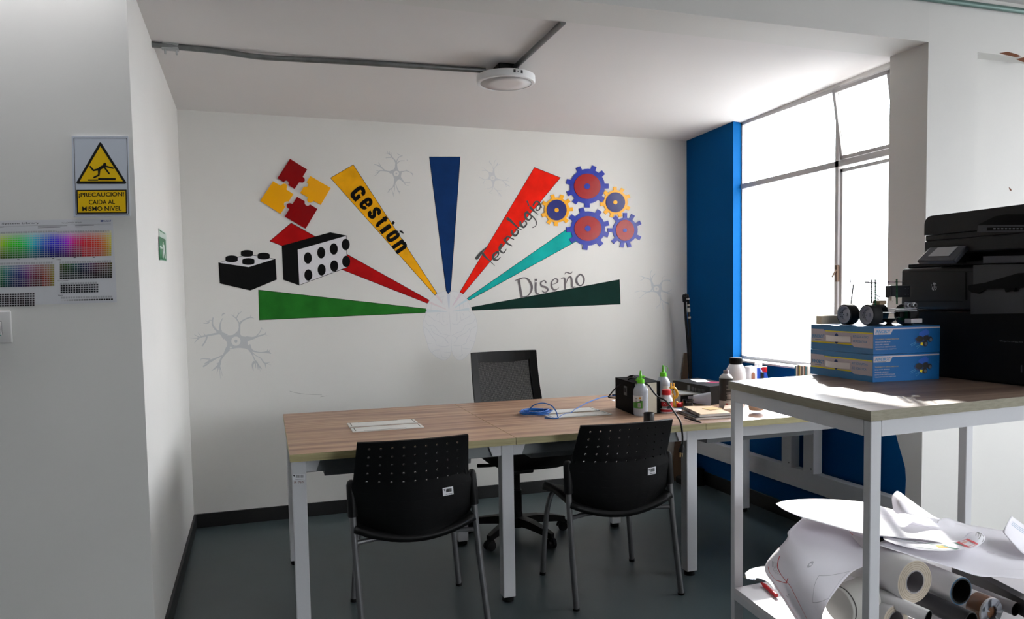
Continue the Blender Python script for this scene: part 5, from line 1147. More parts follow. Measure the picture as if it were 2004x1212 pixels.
MB().hexa([V3(p, ZL - .018) for p in (cn_ + dL * .031, cr - dR * 0 + dL * .045, cfr - dL * .045, cf - dL * .031)], [V3(p, ZL) for p in (cn_ + dL * .031, cr + dL * .045, cfr - dL * .045, cf - dL * .031)]).build('lower_board', low_m, t)

# robot kit boxes
kb = mat('kit_blue', (10, 96, 160), .4, spec=.3); kb2 = mat('kit_blue_side', (44, 116, 168), .35)
kit_mats = [mat('kit_white', (196, 184, 188), .4), mat('kit_yellow', (232, 216, 30), .45), mat('kit_text_blue', (66, 136, 186), .5), mat('kit_dark_blue', (8, 52, 110), .5), mat('kit_black', (14, 16, 22), .5), mat('kit_orange', (206, 170, 60), .5), mat('kit_mid_blue', (30, 92, 190), .5), mat('kit_grey_text', (90, 96, 110), .5)]
BN = onZ(HS)(1708, 749); BL = onZ(HS)(1586, 731.8); BR = onZ(HS)(1837.7, 742)
def kitbox(z0, dx, dy, lab):
    P0 = Vector((BN.x + dx, BN.y + dy, z0)); l = (BL - BN); r = (BR - BN); l.z = r.z = 0; h = .0965
    PL, PR = P0 + l, P0 + r; PF = PL + r; up = Vector((0, 0, h))
    t = thing('kit_box', lab, 'box', P0, 'robot kit boxes')
    mb = MB().hexa([P0, PR, PF, PL], [p + up for p in (P0, PR, PF, PL)]); o = mb.build('carton', [kb2, kb], t)
    for p in o.data.polygons:
        if p.normal.y < -.7: p.material_index = 1
    nl = l.cross(Vector((0, 0, 1))).normalized() * -1
    if nl.x > 0: nl = -nl
    nr = r.cross(Vector((0, 0, 1))).normalized()
    if nr.y > 0: nr = -nr
    def A(u, v, d=.0006): return P0 + l * (1 - u) + Vector((0, 0, h * (1 - v))) + nl * d
    def B(u, v, d=.0006): return P0 + r * u + Vector((0, 0, h * (1 - v))) + nr * d
    mb = MB(); mb.flat = True
    mb.poly([A(.005, .17), (A(.22, .17)), A(.25, .25), A(.995, .25), A(.995, .78), A(.72, .78), A(.685, .70), A(.005, .70)], 0)
    mb.poly([A(.24, .205, .0009), A(.995, .205, .0009), A(.995, .25, .0009), A(.257, .25, .0009)], 1); mb.poly([A(.005, .66, .0009), A(.67, .66, .0009), A(.69, .71, .0009), A(.005, .71, .0009)], 1)
    mb.poly([A(.44 + .035 * math.cos(k * .314), .50 + .205 * math.sin(k * .314), .0012) for k in range(20)], 3)
    k9 = .0012
    text3(mb, 'INNOBOT', A(.03, .53, k9), A(.24, .53, k9), A(.03, .38, k9), A(.24, .38, k9), 2, .03); mb.poly([A(a, b_, k9) for a, b_ in ((.08, .58), (.19, .58), (.19, .60), (.08, .60))], 7)
    text3(mb, 'KIT EDUCATIVO', A(.70, .42, k9), A(.93, .42, k9), A(.70, .33, k9), A(.93, .33, k9), 2, .01); text3(mb, 'DE ROBOTICA', A(.70, .60, k9), A(.91, .60, k9), A(.70, .51, k9), A(.91, .51, k9), 2, .01)
    # text side
    mb.poly([B(.005, .05), B(.995, .05), B(.995, .10), B(.285, .10), B(.25, .28), B(.005, .28)], 0)
    text3(mb, 'INNOBOT', B(.02, .23, k9), B(.235, .23, k9), B(.04, .11, k9), B(.255, .11, k9), 2, .03); mb.poly([B(a, b_, k9) for a, b_ in ((.06, .245), (.19, .245), (.19, .26), (.06, .26))], 7)
    for s_, v0, v1, w_, m_ in (('TUS ROBOT Y CARACTERISTICAS', .43, .47, .35, 5), ('ESQUIVAR MUROS', .53, .575, .22, 0), ('SEGUIR LINEAS', .62, .665, .20, 0), ('DETECTAR OBSTACULOS', .71, .755, .30, 0), ('TRANSPORTAR OBJETOS', .80, .845, .31, 0)):
        text3(mb, s_, B(.025, v1, k9), B(.025 + w_, v1, k9), B(.025, v0, k9), B(.025 + w_, v0, k9), m_, .004)
    cr = crop(0, 0, 1)
    def bp(x, y): return B((x - 965) / 940, (y - 298) / 395 + .0, k9)
    def bq(x, y, d): return B((x - 965) / 940, (y - 298) / 395, d)
    mb.poly([bp(*p) for p in ((1600, 400), (1700, 345), (1745, 385), (1740, 430), (1640, 460), (1600, 430))], 6); mb.poly([bp(*p) for p in ((1540, 480), (1640, 460), (1730, 430), (1750, 470), (1700, 520), (1640, 570), (1560, 540))], 3)
    for x, y, rx, ry in ((1610, 490, 52, 45), (1700, 480, 40, 42), (1690, 560, 38, 44), (1760, 500, 34, 42)): mb.poly([bq(x + rx * math.cos(k * .42), y + ry * math.sin(k * .42), .0015) for k in range(15)], 4)
    for x, y in ((1700, 566), (1768, 508)): mb.poly([bq(x + 20 * math.cos(k * .42), y + 26 * math.sin(k * .42), .0018) for k in range(15)], 7)
    mb.poly([bq(*p, .0018) for p in ((1625, 540), (1660, 545), (1650, 590), (1620, 575))], 1)
    for a, b_ in (((1560, 530), (1475, 570)), ((1570, 545), (1490, 590)), ((1620, 580), (1560, 600)), ((1620, 590), (1570, 635))):
        mb.poly([bq(a[0], a[1] - 4, .0015), bq(b_[0], b_[1] - 4, .0015), bq(b_[0], b_[1] + 4, .0015), bq(a[0], a[1] + 4, .0015)], 2)
    mb.build('carton_print', kit_mats, t)
    hp = [A(.27 + .40 * k / 12, .50, 0) + nl * (.003 + .016 * math.sin(math.pi * k / 12)) for k in range(13)]
    mb = MB()
    for a, b_ in zip(hp, hp[1:]): mb.hexa([a + Vector((0, 0, -.011)), b_ + Vector((0, 0, -.011)), b_ + Vector((0, 0, -.011)) - nl * .0015, a + Vector((0, 0, -.011)) - nl * .0015], [a + Vector((0, 0, .011)), b_ + Vector((0, 0, .011)), b_ + Vector((0, 0, .011)) - nl * .0015, a + Vector((0, 0, .011)) - nl * .0015])
    mb.build('carry_handle', mat('handle_white', (238, 232, 230), .4), t)['label'] = 'white plastic carrying strap'
    MB().prism([A(.265, .42, .0003), A(.28, .42, .0003), A(.28, .60, .0003), A(.265, .60, .0003)], nl * .002).build('handle_slot', black_matte, t)
    return P0, l, r, h
P0, kl, kr, kh = kitbox(HS + .0005, 0, 0, 'blue and white robot kit box at the bottom of the stack beside the printer')
kitbox(HS + .0005 + kh + .001, .002, .001, 'blue and white robot kit box on top of the other, carrying the small robot')
ZT = HS + .0005 + 2 * kh + .0012
# cream block behind the wheel
p = onY(BL.y - .03)(1600, 640)
mb = MB().rbox((p.x + .045, BL.y - .045, ZT + .0185), (.10, .035, .034), Matrix.Rotation(-.1, 3, 'Z'), .003)
props(mb.build('cream_block', mat('cream_block', (232, 214, 186), .5)), 'cream coloured block on the kit box behind the robot wheel', 'block')

# ------------------------------------------------------------------ small robot
rx0 = 2.118
t = thing('robot_rover', 'small four-wheeled robot rover with green posts on the blue kit boxes', 'robot', (rx0 + .06, 2.27, ZT))
y1 = onX(rx0)(1653, 613).y; y2 = onX(rx0)(1697, 615).y; wr_ = .0395
y1 = min(y1, 2.44)
rub, rimm, grn = mat('rubber_black', (14, 14, 16), .7), mat('rim_grey', (176, 174, 180), .5), mat('acrylic_green', (10, 82, 50), .3)
xr_ = onY(2.20)(1781, 615).x
def wheel(x, y, s):
    c = Vector((x, y, ZT + wr_)); ax = Vector((s, 0, 0))
    w = MB().lathe([(wr_ * .86, -.004), (wr_ * .97, -.002), (wr_, .002), (wr_, .032), (wr_ * .95, .037), (wr_ * .8, .039), (.0, .039)], c, 40, axis=-ax, caps=False).build('wheel', rub, t, smooth=True, auto=35)
    MB().lathe([(wr_ * .86, -.004), (wr_ * .80, -.0045), (wr_ * .78, -.001), (wr_ * .62, .006), (wr_ * .60, .012), (.006, .012), (.005, .006), (0, .006)], c, 40, axis=-ax, caps=False).build('rim', rimm, w, smooth=True, auto=30)
    mb = MB()
    for k in range(6): a = k * math.pi / 3; mb.lathe([(.0017, 0), (.0017, .001), (0, .001)], c + Vector((-s * -.0125 if s < 0 else -.0125, math.cos(a) * .009, math.sin(a) * .009)) * 1, 8, axis=ax)
    mb.build('rim_bolt', black_matte, w)['kind'] = 'stuff'
wheel(rx0, y1, -1); wheel(rx0, y2, -1); wheel(xr_, 2.20, 1); wheel(xr_, 2.34, 1)
ymid = (y1 + y2) / 2; zc = ZT + wr_
def gm(name): return grn
# motors
for x, y in ((rx0 + .046, y1), (rx0 + .046, y2), (xr_ - .045, 2.20), (xr_ - .045, 2.34)):
    MB().rbox((x, y, zc), (.028, .024, .022), None, .003).tube([(x - .016, y, zc), (x + .016, y, zc)], .009, 14).build('motor', black_plastic, t)
for yy in (y2 - .004, y2 + .012): MB().lathe([(.024, -.0015), (.024, .0015)], (rx0 + .036 + (yy - y2) * .4, yy, zc), 28, axis=(1, .1, 0)).build('green_disc', grn, t)
for k in (0, 1): MB().lathe([(.026, -.0015), (.026, .0015)], (xr_ - .032 - k * .008, 2.19, zc + .002), 28, axis=(1, .15, 0)).build('green_disc', grn, t)
xc = (rx0 + xr_) / 2
fl = mat('robot_frame_white', (190, 190, 196), .35, metal=.2)
MB().box(rx0 + .03, xr_ - .03, y2 - .02, y1, zc + .004, zc + .007).build('chassis_plate', black_plastic, t)
MB().box(xc - .03, xr_ - .02, 2.150, 2.19, zc + .012, zc + .015).box(xc - .03, xr_ - .02, 2.150, 2.19, zc + .019, zc + .022).build('front_plate', fl, t)
cu = MB().lathe([(.020, 0), (.012, .004), (.008, .010), (.014, .014), (.022, .02), (.026, .026)], (xc - .012, 2.20, ZT), 24); cu.build('caster_ball', black_plastic, t, smooth=True, auto=40)
MB().rbox((xc + .050, 2.150, ZT + .017), (.052, .03, .016), None, .002).build('front_bumper', mat('bumper_white', (206, 200, 202), .4), t)
# eyes: distance sensor
mb = MB().rbox((xc + .033, 2.152, zc + .033), (.048, .006, .022), None, .001); mb.build('sensor_board', mat('sensor_grey', (126, 128, 136), .4), t)
for dx in (-.013, .013):
    c = Vector((xc + .033 + dx, 2.149, zc + .034))
    e = MB().lathe([(.0085, 0), (.0085, .010), (.0065, .0105), (.006, .007), (0, .007)], c, 20, axis=(0, -1, 0)).build('sensor_eye', mat('eye_silver', (170, 172, 178), .3, metal=.5), t, smooth=True, auto=35)
    MB().lathe([(.0055, .0071), (0, .0072)], c, 16, axis=(0, -1, 0)).lathe([(.0015, .008), (0, .0085)], c, 8, axis=(0, -1, 0)).build('lens', black_matte, e)
# posts with holes
def post(px, py0, py1, y, w, m, n):
    a, b_ = onY(y)(*px[0]), onY(y)(*px[1]); d = b_ - a; mb = MB(); L = d.length; un = d.normalized(); sx = Vector((1, 0, 0)); th = Vector((0, .002, 0))
    for s in (-1, 1):
        p0 = a + sx * s * w * .34; p1 = b_ + sx * s * w * .34; q = sx * w * .16
        mb.hexa([p0 - q, p0 + q, p0 + q + th, p0 - q + th], [p1 - q, p1 + q, p1 + q + th, p1 - q + th])
    for k in range(n + 1):
        c = a + d * (k / n); q = sx * w * .5; h = un * (L / n * .22)
        mb.hexa([c - q - h, c + q - h, c + q - h + th, c - q - h + th], [c - q + h, c + q + h, c + q + h + th, c - q + h + th])
    return mb.build('post', m, t)
cr4 = crop(1620, 530, 9.324)
post([cr4(428, 600), cr4(470, 255)], 0, 0, 2.38, .0052, rub, 12)
post([cr4(805, 590), cr4(800, 170)], 0, 0, 2.24, .0056, rub, 12)
post([cr4(872, 690), cr4(868, 170)], 0, 0, 2.21, .0060, grn, 14)
post([cr4(1266, 600), cr4(1262, 160)], 0, 0, 2.17, .0062, grn, 10)
q = onY(2.21)
rod = mat('rod_violet', (150, 110, 150), .4)
MB().tube([q(*cr4(330, 200)), q(*cr4(1375, 206))], .0007, 6).build('rod', rod, t)
MB().tube([q(*cr4(418, 160)), q(*cr4(418, 235))], .0016, 8).tube([q(*cr4(1112, 190)), q(*cr4(1112, 225))], .0014, 8).build('rod_stop', rub, t)
MB().tube([q(*cr4(680, 208)), q(*cr4(790, 222)), q(*cr4(900, 225))], .0022, 8).tube([q(*cr4(1220, 205)), q(*cr4(1380, 207))], .0012, 8).build('rod_sleeve', rub, t)
for yy in ((490, 500), (545, 555), (430, 440)): pass
MB().tube([q(*cr4(640, 515)), q(*cr4(730, 495)), q(*cr4(890, 490))], .0009, 6).tube([q(*cr4(660, 545)), q(*cr4(880, 540))], .0007, 6).tube([q(*cr4(620, 440)), q(*cr4(900, 430))], .0006, 6).tube([q(*cr4(665, 575)), q(*cr4(880, 578))], .0012, 6).build('cross_rod', rub, t)
wires = [([(560, 640), (600, 560), (650, 500), (690, 380), (760, 310), (860, 290), (920, 360), (980, 420), (1040, 440), (1130, 412)], rub), ([(650, 600), (655, 520), (680, 420), (740, 330), (790, 300)], rod), ([(900, 230), (950, 300), (1020, 400), (1060, 330), (1100, 240), (1230, 220)], rod), ([(990, 460), (1060, 440), (1140, 470), (1180, 560)], rod), ([(930, 300), (925, 400), (935, 470), (1000, 530)], rub)]
for pts, m in wires: MB().tube(cat_rom([tuple(q(*cr4(*p))) for p in pts], 4), .0006, 5).build('wire', m, t)
MB().tube([q(*cr4(880, 440)), q(*cr4(950, 480))], .0016, 6).tube([q(*cr4(890, 510)), q(*cr4(935, 530))], .002, 6).build('wire_bundle', rub, t)
a, b_ = q(*cr4(910, 620)), q(*cr4(1040, 540)); MB().box(a.x, b_.x, 2.20, 2.235, a.z, b_.z, r=.002).build('relay_block', mat('tan_block', (160, 134, 104), .5), t)
a, b_ = onY(2.16)(*cr4(1165, 550)), onY(2.16)(*cr4(1235, 470)); MB().box(a.x, b_.x, 2.16, 2.17, a.z, b_.z, r=.001).build('servo_horn', mat('tan_pale', (196, 188, 176), .5), t)
a, b_ = onY(2.19)(*cr4(1140, 492)), onY(2.19)(*cr4(1508, 268)); MB().box(a.x, b_.x, 2.19, 2.215, a.z, b_.z, r=.002).build('battery_box', mat('navy_black', (8, 10, 22), .4), t)
mb = MB()
for x, y in ((1415, 325), (1415, 432), (1468, 438), (1470, 322)): c = onY(2.1895)(*cr4(x, y)); mb.rbox(c, (.002, .0008, .003), None, 0)
mb.build('battery_contact', mat('contact_grey', (120, 120, 130), .4), t)['kind'] = 'stuff'

# ------------------------------------------------------------------ printer
XP = 2.38
fp = onX(XP)
pr_m = mat('printer_black', (13, 13, 17), .45, spec=.3); pr_d = mat('printer_dark', (4, 4, 5), .6, spec=.15); pr_g = mat('printer_grey', (40, 42, 52), .45)
t = thing('office_printer', 'large black office printer with tilted touch screen on the tall table', 'printer', (XP, 2.04, HS))
YA, YZ = 2.335, 1.74
zb1 = fp(1785, 606).z; zb2 = fp(1780, 523).z
MB().box(XP + .004, XP + .40, YZ + .01, YA - .012, HS + .001, zb1 - .003, r=.006).build('paper_tray', pr_d, t)
MB().box(XP, XP + .42, YZ, YA, zb1, zb2 - .004, r=.012, seg=3).build('printer_body', pr_m, t, smooth=True, auto=40)
MB().box(XP + .015, XP + .40, YZ + .01, YA - .02, zb2 - .004, zb2 + .012, r=.004).build('body_lid', pr_m, t)
ys = fp(1811, 470).y
zs0 = fp(1811, 498).z; zs1 = fp(1811, 471).z; zs2 = fp(1811, 461).z; zs3 = fp(1830, 422).z
MB().box(XP - .006, XP + .42, YZ, ys, zs0 - .004, zs1 - .003, r=.006).build('scanner_bed', pr_m, t)
MB().box(XP - .002, XP + .42, YZ, ys - .002, zs1 - .003, zs2 - .002, r=.003).build('scanner_seam', pr_m, t)
pts = [Vector((XP - .006, YZ, zs2)), Vector((XP - .006, ys, zs2)), Vector((XP - .006, ys, zs3 - .03))] + [Vector((XP - .006, ys - .03 + .03 * math.cos(a_), zs3 - .03 + .03 * math.sin(a_))) for a_ in (.3, .6, .9, 1.2, 1.57)] + [Vector((XP - .006, YZ, zs3))]
MB().prism(pts, (.42, 0, 0)).build('scanner_lid', pr_m, t)
MB().box(XP + .06, XP + .38, YZ + .02, ys - .05, zb2 + .01, zs0, r=.004).build('neck', pr_d, t)
ck = crop(1780, 400, 3.19)
q = onX(XP - .008)
MB().prism([q(*ck(*p)) for p in ((430, 128), (540, 75), (610, 62), (760, 62), (760, 128))], (-.004, 0, 0)).build('feeder_opening', pr_d, t)
MB().prism([q(*ck(*p)) for p in ((425, 175), (432, 132), (760, 128), (760, 170))], (-.003, 0, 0)).build('feeder_strip', pr_g, t)
MB().prism([q(*ck(*p)) for p in ((490, 145), (760, 140), (760, 160), (490, 165))], (-.005, 0, 0)).build('feeder_slot', pr_d, t)
mb = MB()
for i in range(9): x = 525 + i * 24; mb.prism([onX(XP - .0135)(*ck(*p)) for p in ((x, 149), (x + 13, 149), (x + 13, 156), (x, 156))], (-.001, 0, 0))
mb.build('feeder_roller', mat('roller_grey', (120, 122, 130), .4), t)['kind'] = 'stuff'
# control panel
pa, pb, pc_, pd_ = onX(XP - .062)(1793, 511), onX(XP - .020)(1820, 484), onX(XP - .020)(1892, 480), onX(XP - .062)(1866, 510)
nrm_ = (pb - pa).cross(pc_ - pb).normalized()
if nrm_.x > 0: nrm_ = -nrm_
cp_ = MB().prism([pa, pb, pc_, pd_], nrm_ * -.020).build('control_panel', pr_g, t)
md = cp_.modifiers.new('soft', 'BEVEL'); md.width = .004; md.segments = 3
def cpq(u, v): return (pa * (1 - u) + pd_ * u) * (1 - v) + (pb * (1 - u) + pc_ * u) * v
MB().prism([cpq(a_, b_) + nrm_ * .0006 for a_, b_ in ((.22, .30), (.78, .30), (.80, .92), (.26, .92))], nrm_ * .001).build('touch_screen', mat('screen_grey', (150, 150, 154), .15, coat=.8), cp_)
MB().prism([V3(pa + (pd_ - pa) * .2, pa.z - .014) + Vector((.03, 0, 0)), V3(pa + (pd_ - pa) * .9, pa.z - .014) + Vector((.03, 0, 0)), V3(pa + (pd_ - pa) * .9, pa.z - .014) + Vector((.09, 0, 0)), V3(pa + (pd_ - pa) * .2, pa.z - .014) + Vector((.09, 0, 0))], (0, 0, .03)).build('panel_hinge', pr_d, t)
# front details
q = onX(XP - .0015)
MB().prism([q(*ck(*p)) for p in ((400, 380), (760, 374), (760, 680), (384, 686), (384, 560), (400, 540))], (-.002, 0, 0)).build('front_door', mat('printer_panel', (24, 25, 32), .4), t)
MB().prism([q(*ck(*p)) for p in ((462, 325), (760, 318), (760, 364), (462, 368))], (-.002, 0, 0)).build('output_slot', pr_g, t)
MB().prism([onX(XP - .006)(*ck(*p)) for p in ((380, 505), (480, 490), (690, 430), (760, 426), (760, 520), (480, 530), (440, 558), (400, 552), (372, 530))], (-.008, 0, 0)).build('output_arm', pr_d, t)
MB().prism([onX(XP - .006)(*ck(*p)) for p in ((605, 520), (672, 520), (668, 545), (640, 536), (612, 548))], (-.010, 0, 0)).build('paper_stop', pr_d, t)
mb = MB()
for u, v, w_, h_ in ((0, 420, 325, 3), (325, 420, 75, 4), (0, 604, 330, 3)): mb.prism([onX(XP - .0012)(*ck(*p)) for p in ((u, v), (u + w_, v), (u + w_, v + h_), (u, v + h_))], (-.0006, 0, 0))
mb.prism([onX(XP - .0012)(*ck(*p)) for p in ((346, 425), (356, 425), (356, 600), (346, 600))], (-.0006, 0, 0)); mb.build('panel_seam', pr_d, t)['kind'] = 'stuff'
# round emblem and lettering
ql = onX(XP - .0010); cl_ = ck
mb = MB(); mb.flat = True; disc(mb, 153, 514, 18.5, 25, ck, ql, 0, 28)
q3_ = onX(XP - .0016)
for s in ([(144, 490, 5), (139, 512, 5), (135, 532, 4)], [(140, 514, 4), (147, 504, 5), (151, 508, 5), (148, 528, 4)], [(163, 500, 4), (158, 520, 5), (153, 542, 4)], [(160, 506, 4), (168, 504, 5), (167, 520, 5), (160, 526, 4)]): ribbon(mb, s, ck, q3_, 4, 1)
mb.build('maker_emblem', [mat('emblem_silver', (150, 150, 156), .3), pr_d], t)
mb = MB(); mb.flat = True; q4_ = onX(XP + .0030); textp(mb, 'Officejet Pro X476dw MFP', [(562, 860), (708, 869), (562, 849), (708, 858)], ck, q4_, 0, .0)
mb.build('model_lettering', mat('letter_grey', (90, 92, 98), .4), t)
mb = MB(); mb.prism([onX(XP + .0034)(*ck(*p)) for p in ((696, 1005), (704, 1005), (704, 1050), (696, 1050))], (-.001, 0, 0)).build('tray_mark', pr_g, t)

# ------------------------------------------------------------------ rolls and sheets on the lower board
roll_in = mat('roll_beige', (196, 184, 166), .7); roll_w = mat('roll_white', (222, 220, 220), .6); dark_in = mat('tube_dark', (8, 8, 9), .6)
def roll(name, px, yc, r, ri, L, mo, me, lab, cat='paper roll', tilt=(0, 0), rings=(), cap=None, grp='paper rolls'):
    c = onY(yc)(*px); ax = Vector((tilt[0], 1, tilt[1])).normalized()
    t = thing(name, lab, cat, c, grp)
    mb = MB().lathe([(r * .985, 0), (r, .002), (r, L)], c, 40, axis=ax); mb.f = mb.f[:-2]; mb.mi = mb.mi[:-2]; mb.col = mb.col[:-2]
    mb.build('paper_wrap', mo, t, smooth=True, auto=40)
    mb = MB().lathe([(r * .985, 0), (ri * 1.03, -.0005)], c, 40, axis=ax); mb.f = [f for f in mb.f if len(f) == 4]; mb.mi = mb.mi[:len(mb.f)]; mb.col = mb.col[:len(mb.f)]
    mb.build('roll_end', me, t)
    mb = MB().lathe([(ri * 1.12, -.0012), (ri, -.0016), (ri, .02), (ri * .98, L * .6)], c, 36, axis=ax); mb.f = [f for f in mb.f if len(f) == 4]; mb.mi = mb.mi[:len(mb.f)]; mb.col = mb.col[:len(mb.f)]
    mb.build('core_tube', cap or mat('core_brown', (120, 92, 76), .7), t, smooth=True, auto=50)
    if rings:
        mb = MB()
        for q in rings: mb.lathe([(q, -.0012), (q + .0006, -.0014), (q + .0012, -.0012)], c, 40, axis=ax)
        mb.f = [f for f in mb.f if len(f) == 4]; mb.mi = mb.mi[:len(mb.f)]; mb.col = mb.col[:len(mb.f)]
        mb.build('paper_layer', mat('layer_line', (150, 138, 122), .8), t)
    return t, c, ax
cr5 = crop(1600, 960, 4.81)
roll('paper_roll', cr5(915, 862), 1.77, .0665, .0325, .30, roll_w, roll_in, 'large white paper roll with beige edges, its open end facing the camera', rings=(.040, .047, .054, .060), cap=mat('core_grey', (150, 146, 148), .6))
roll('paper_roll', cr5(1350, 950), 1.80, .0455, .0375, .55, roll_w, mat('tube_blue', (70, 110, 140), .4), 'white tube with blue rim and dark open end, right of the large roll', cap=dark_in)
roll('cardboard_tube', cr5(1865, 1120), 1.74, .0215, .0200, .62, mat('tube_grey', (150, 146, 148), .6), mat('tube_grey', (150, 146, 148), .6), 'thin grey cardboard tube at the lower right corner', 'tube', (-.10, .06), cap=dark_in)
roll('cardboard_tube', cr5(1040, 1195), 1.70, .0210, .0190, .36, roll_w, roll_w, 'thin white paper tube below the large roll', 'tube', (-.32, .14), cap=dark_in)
roll('paper_roll', cr5(735, 1225), 1.78, .048, .026, .26, roll_w, roll_in, 'paper roll at the bottom beside the front leg', rings=(.032, .040), cap=mat('core_grey', (150, 146, 148), .6))
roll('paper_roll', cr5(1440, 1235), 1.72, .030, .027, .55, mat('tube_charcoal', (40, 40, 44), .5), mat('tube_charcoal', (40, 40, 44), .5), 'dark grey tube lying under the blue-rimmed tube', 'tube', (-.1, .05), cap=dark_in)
t, c, ax = roll('taped_roll', cr5(1640, 1150), 1.76, .046, .020, .55, roll_w, mat('plastic_wrap', (150, 152, 160), .15, coat=.5), 'roll wrapped in clear plastic and brown tape at the lower right', 'paper roll', cap=mat('wrap_grey', (96, 98, 104), .2))
MB().lathe([(.0468, .006), (.0472, .010), (.0472, .05), (.0465, .054)], c, 40, axis=ax).build('brown_tape', mat('brown_tape', (128, 90, 66), .15, coat=.6, bump=.4, bscale=40), t, smooth=True, auto=50)
mb = MB()
for k in range(7):
    a = k * .9; d = Vector((math.cos(a), 0, math.sin(a))); mb.add([c + d * .012 + Vector((0, -.003, 0)), c + d * .044 + Vector((.008, -.002, .004)), c + d * .040 + Vector((-.006, -.010, -.004)), c + d * .022 + Vector((-.01, -.012, .002))], [(0, 1, 2, 3)])
mb.build('plastic_fold', mat('plastic_wrap', (150, 152, 160), .15), t)
c = onY(1.86)(1640, 1186); ax = Vector((1, .12, .08)).normalized()
t = thing('paper_roll', 'thick pale grey paper roll lying crosswise behind the front leg, under the hanging sheet', 'paper roll', c, 'paper rolls')
MB().lathe([(.0, .0), (.054, .0), (.0575, .004), (.0575, .12)], c, 48, axis=ax).build('paper_wrap', mat('roll_grey', (186, 184, 178), .6), t, smooth=True, auto=50)
MB().lathe([(.0580, .010), (.0582, .0125), (.0580, .015)], c, 48, axis=ax, caps=False).build('paper_edge', mat('roll_edge', (70, 66, 64), .7), t)
# long dark box with glossy lettering
a, b_ = onY(1.95)(*cr5(1480, 790)), onY(1.70)(*cr5(1990, 1060))
lbx = thing('long_black_box', 'long black box with glossy dark lettering between the tubes and the broad sheet', 'box', b_)
mb = MB(); d = (b_ - a).normalized(); a2 = a - d * .12; b2_ = b_ + d * .1; w_ = Vector((.05, .05, 0)); hh = Vector((0, 0, -.055))
mb.hexa([a2 + hh, b2_ + hh, b2_ + hh + w_, a2 + hh + w_], [a2, b2_, b2_ + w_, a2 + w_]).build('carton', mat('black_grey_card', (34, 33, 36), .5), lbx)
mb = MB(); mb.flat = True; nn = d.cross(Vector((0, 0, 1))).normalized(); nn = nn if nn.y < 0 else -nn
text3(mb, 'DICIMOPA', *[a + (b_ - a) * u + Vector((0, 0, -v)) + nn * .001 for u, v in ((.02, .042), (.98, .042), (.02, .012), (.98, .012))], bold=.0); mb.build('box_lettering', mat('gloss_black', (2, 2, 3), .1, coat=1), lbx)

paper_thin = bpy.data.materials.new('thin_paper'); paper_thin.use_nodes = True
nt = paper_thin.node_tree; b_ = nt.nodes['Principled BSDF']; b_.inputs['Base Color'].default_value = lin((236, 234, 240)) + (1,); b_.inputs['Roughness'].default_value = .6
tl_ = nt.nodes.new('ShaderNodeBsdfTranslucent'); tl_.inputs[0].default_value = lin((228, 222, 226)) + (1,); mx = nt.nodes.new('ShaderNodeMixShader'); mx.inputs[0].default_value = .22
nt.links.new(b_.outputs[0], mx.inputs[1]); nt.links.new(tl_.outputs[0], mx.inputs[2]); nt.links.new(mx.outputs[0], nt.nodes['Material Output'].inputs[0])
def sheet(name, rows, lab, n=5, extra=None, off=0.0, uv=None):
    """rows of (px, py, depth) control points, smoothed both ways"""
    R = [[tuple(onY(y)(u, v)) for u, v, y in row] for row in rows]
    R = [cat_rom(r, n) for r in R]; G = list(zip(*[cat_rom([tuple(r[i]) for r in R], n) for i in range(len(R[0]))]))
    H_, W_ = len(G), len(G[0]); mb = MB(); mb.add([p for r in G for p in r], [(j * W_ + i, j * W_ + i + 1, (j + 1) * W_ + i + 1, (j + 1) * W_ + i) for j in range(H_ - 1) for i in range(W_ - 1)])
    t = thing(name, lab, 'paper', min((Vector(p) for r in G for p in r), key=lambda p: p.z))
    mb.build('sheet', paper_thin, t, smooth=True, solid=.0004)
    def S(u, v, d=.0):   # point on the sheet
        x, y = min(max(u, 0), .9999) * (W_ - 1), min(max(v, 0), .9999) * (H_ - 1); i, j = int(x), int(y); fx, fy = x - i, y - j
        P = lambda a, b: Vector(G[min(b, H_ - 1)][min(a, W_ - 1)])
        p = (P(i, j) * (1 - fx) + P(i + 1, j) * fx) * (1 - fy) + (P(i, j + 1) * (1 - fx) + P(i + 1, j + 1) * fx) * fy
        nn = (P(i + 1, j) - P(i, j)).cross(P(i, j + 1) - P(i, j)).normalized()
        if nn.dot(CP - p) < 0: nn = -nn
        return p + nn * (.0008 + d)
    return t, S
def sline(mb, S, pts, w, mi, n=8):
    for (u0, v0), (u1, v1) in zip(pts, pts[1:]):
        d = Vector((u1 - u0, v1 - v0)); l = d.length; nx, ny = -d.y / l * w / 2, d.x / l * w / 2
        for k in range(n):
            a, b2 = k / n, (k + 1) / n
            q = lambda t_, s: S(u0 + (u1 - u0) * t_ + nx * s, v0 + (v1 - v0) * t_ + ny * s)
            mb.add([q(a, 1), q(b2, 1), q(b2, -1), q(a, -1)], [(0, 1, 2, 3)], mi)
red_l, grey_l, gr_l, or_l = mat('print_line_red', (206, 70, 80), .6), mat('print_line_grey', (176, 174, 180), .6), mat('print_line_green', (70, 110, 96), .6), mat('print_line_orange', (220, 150, 40), .6)
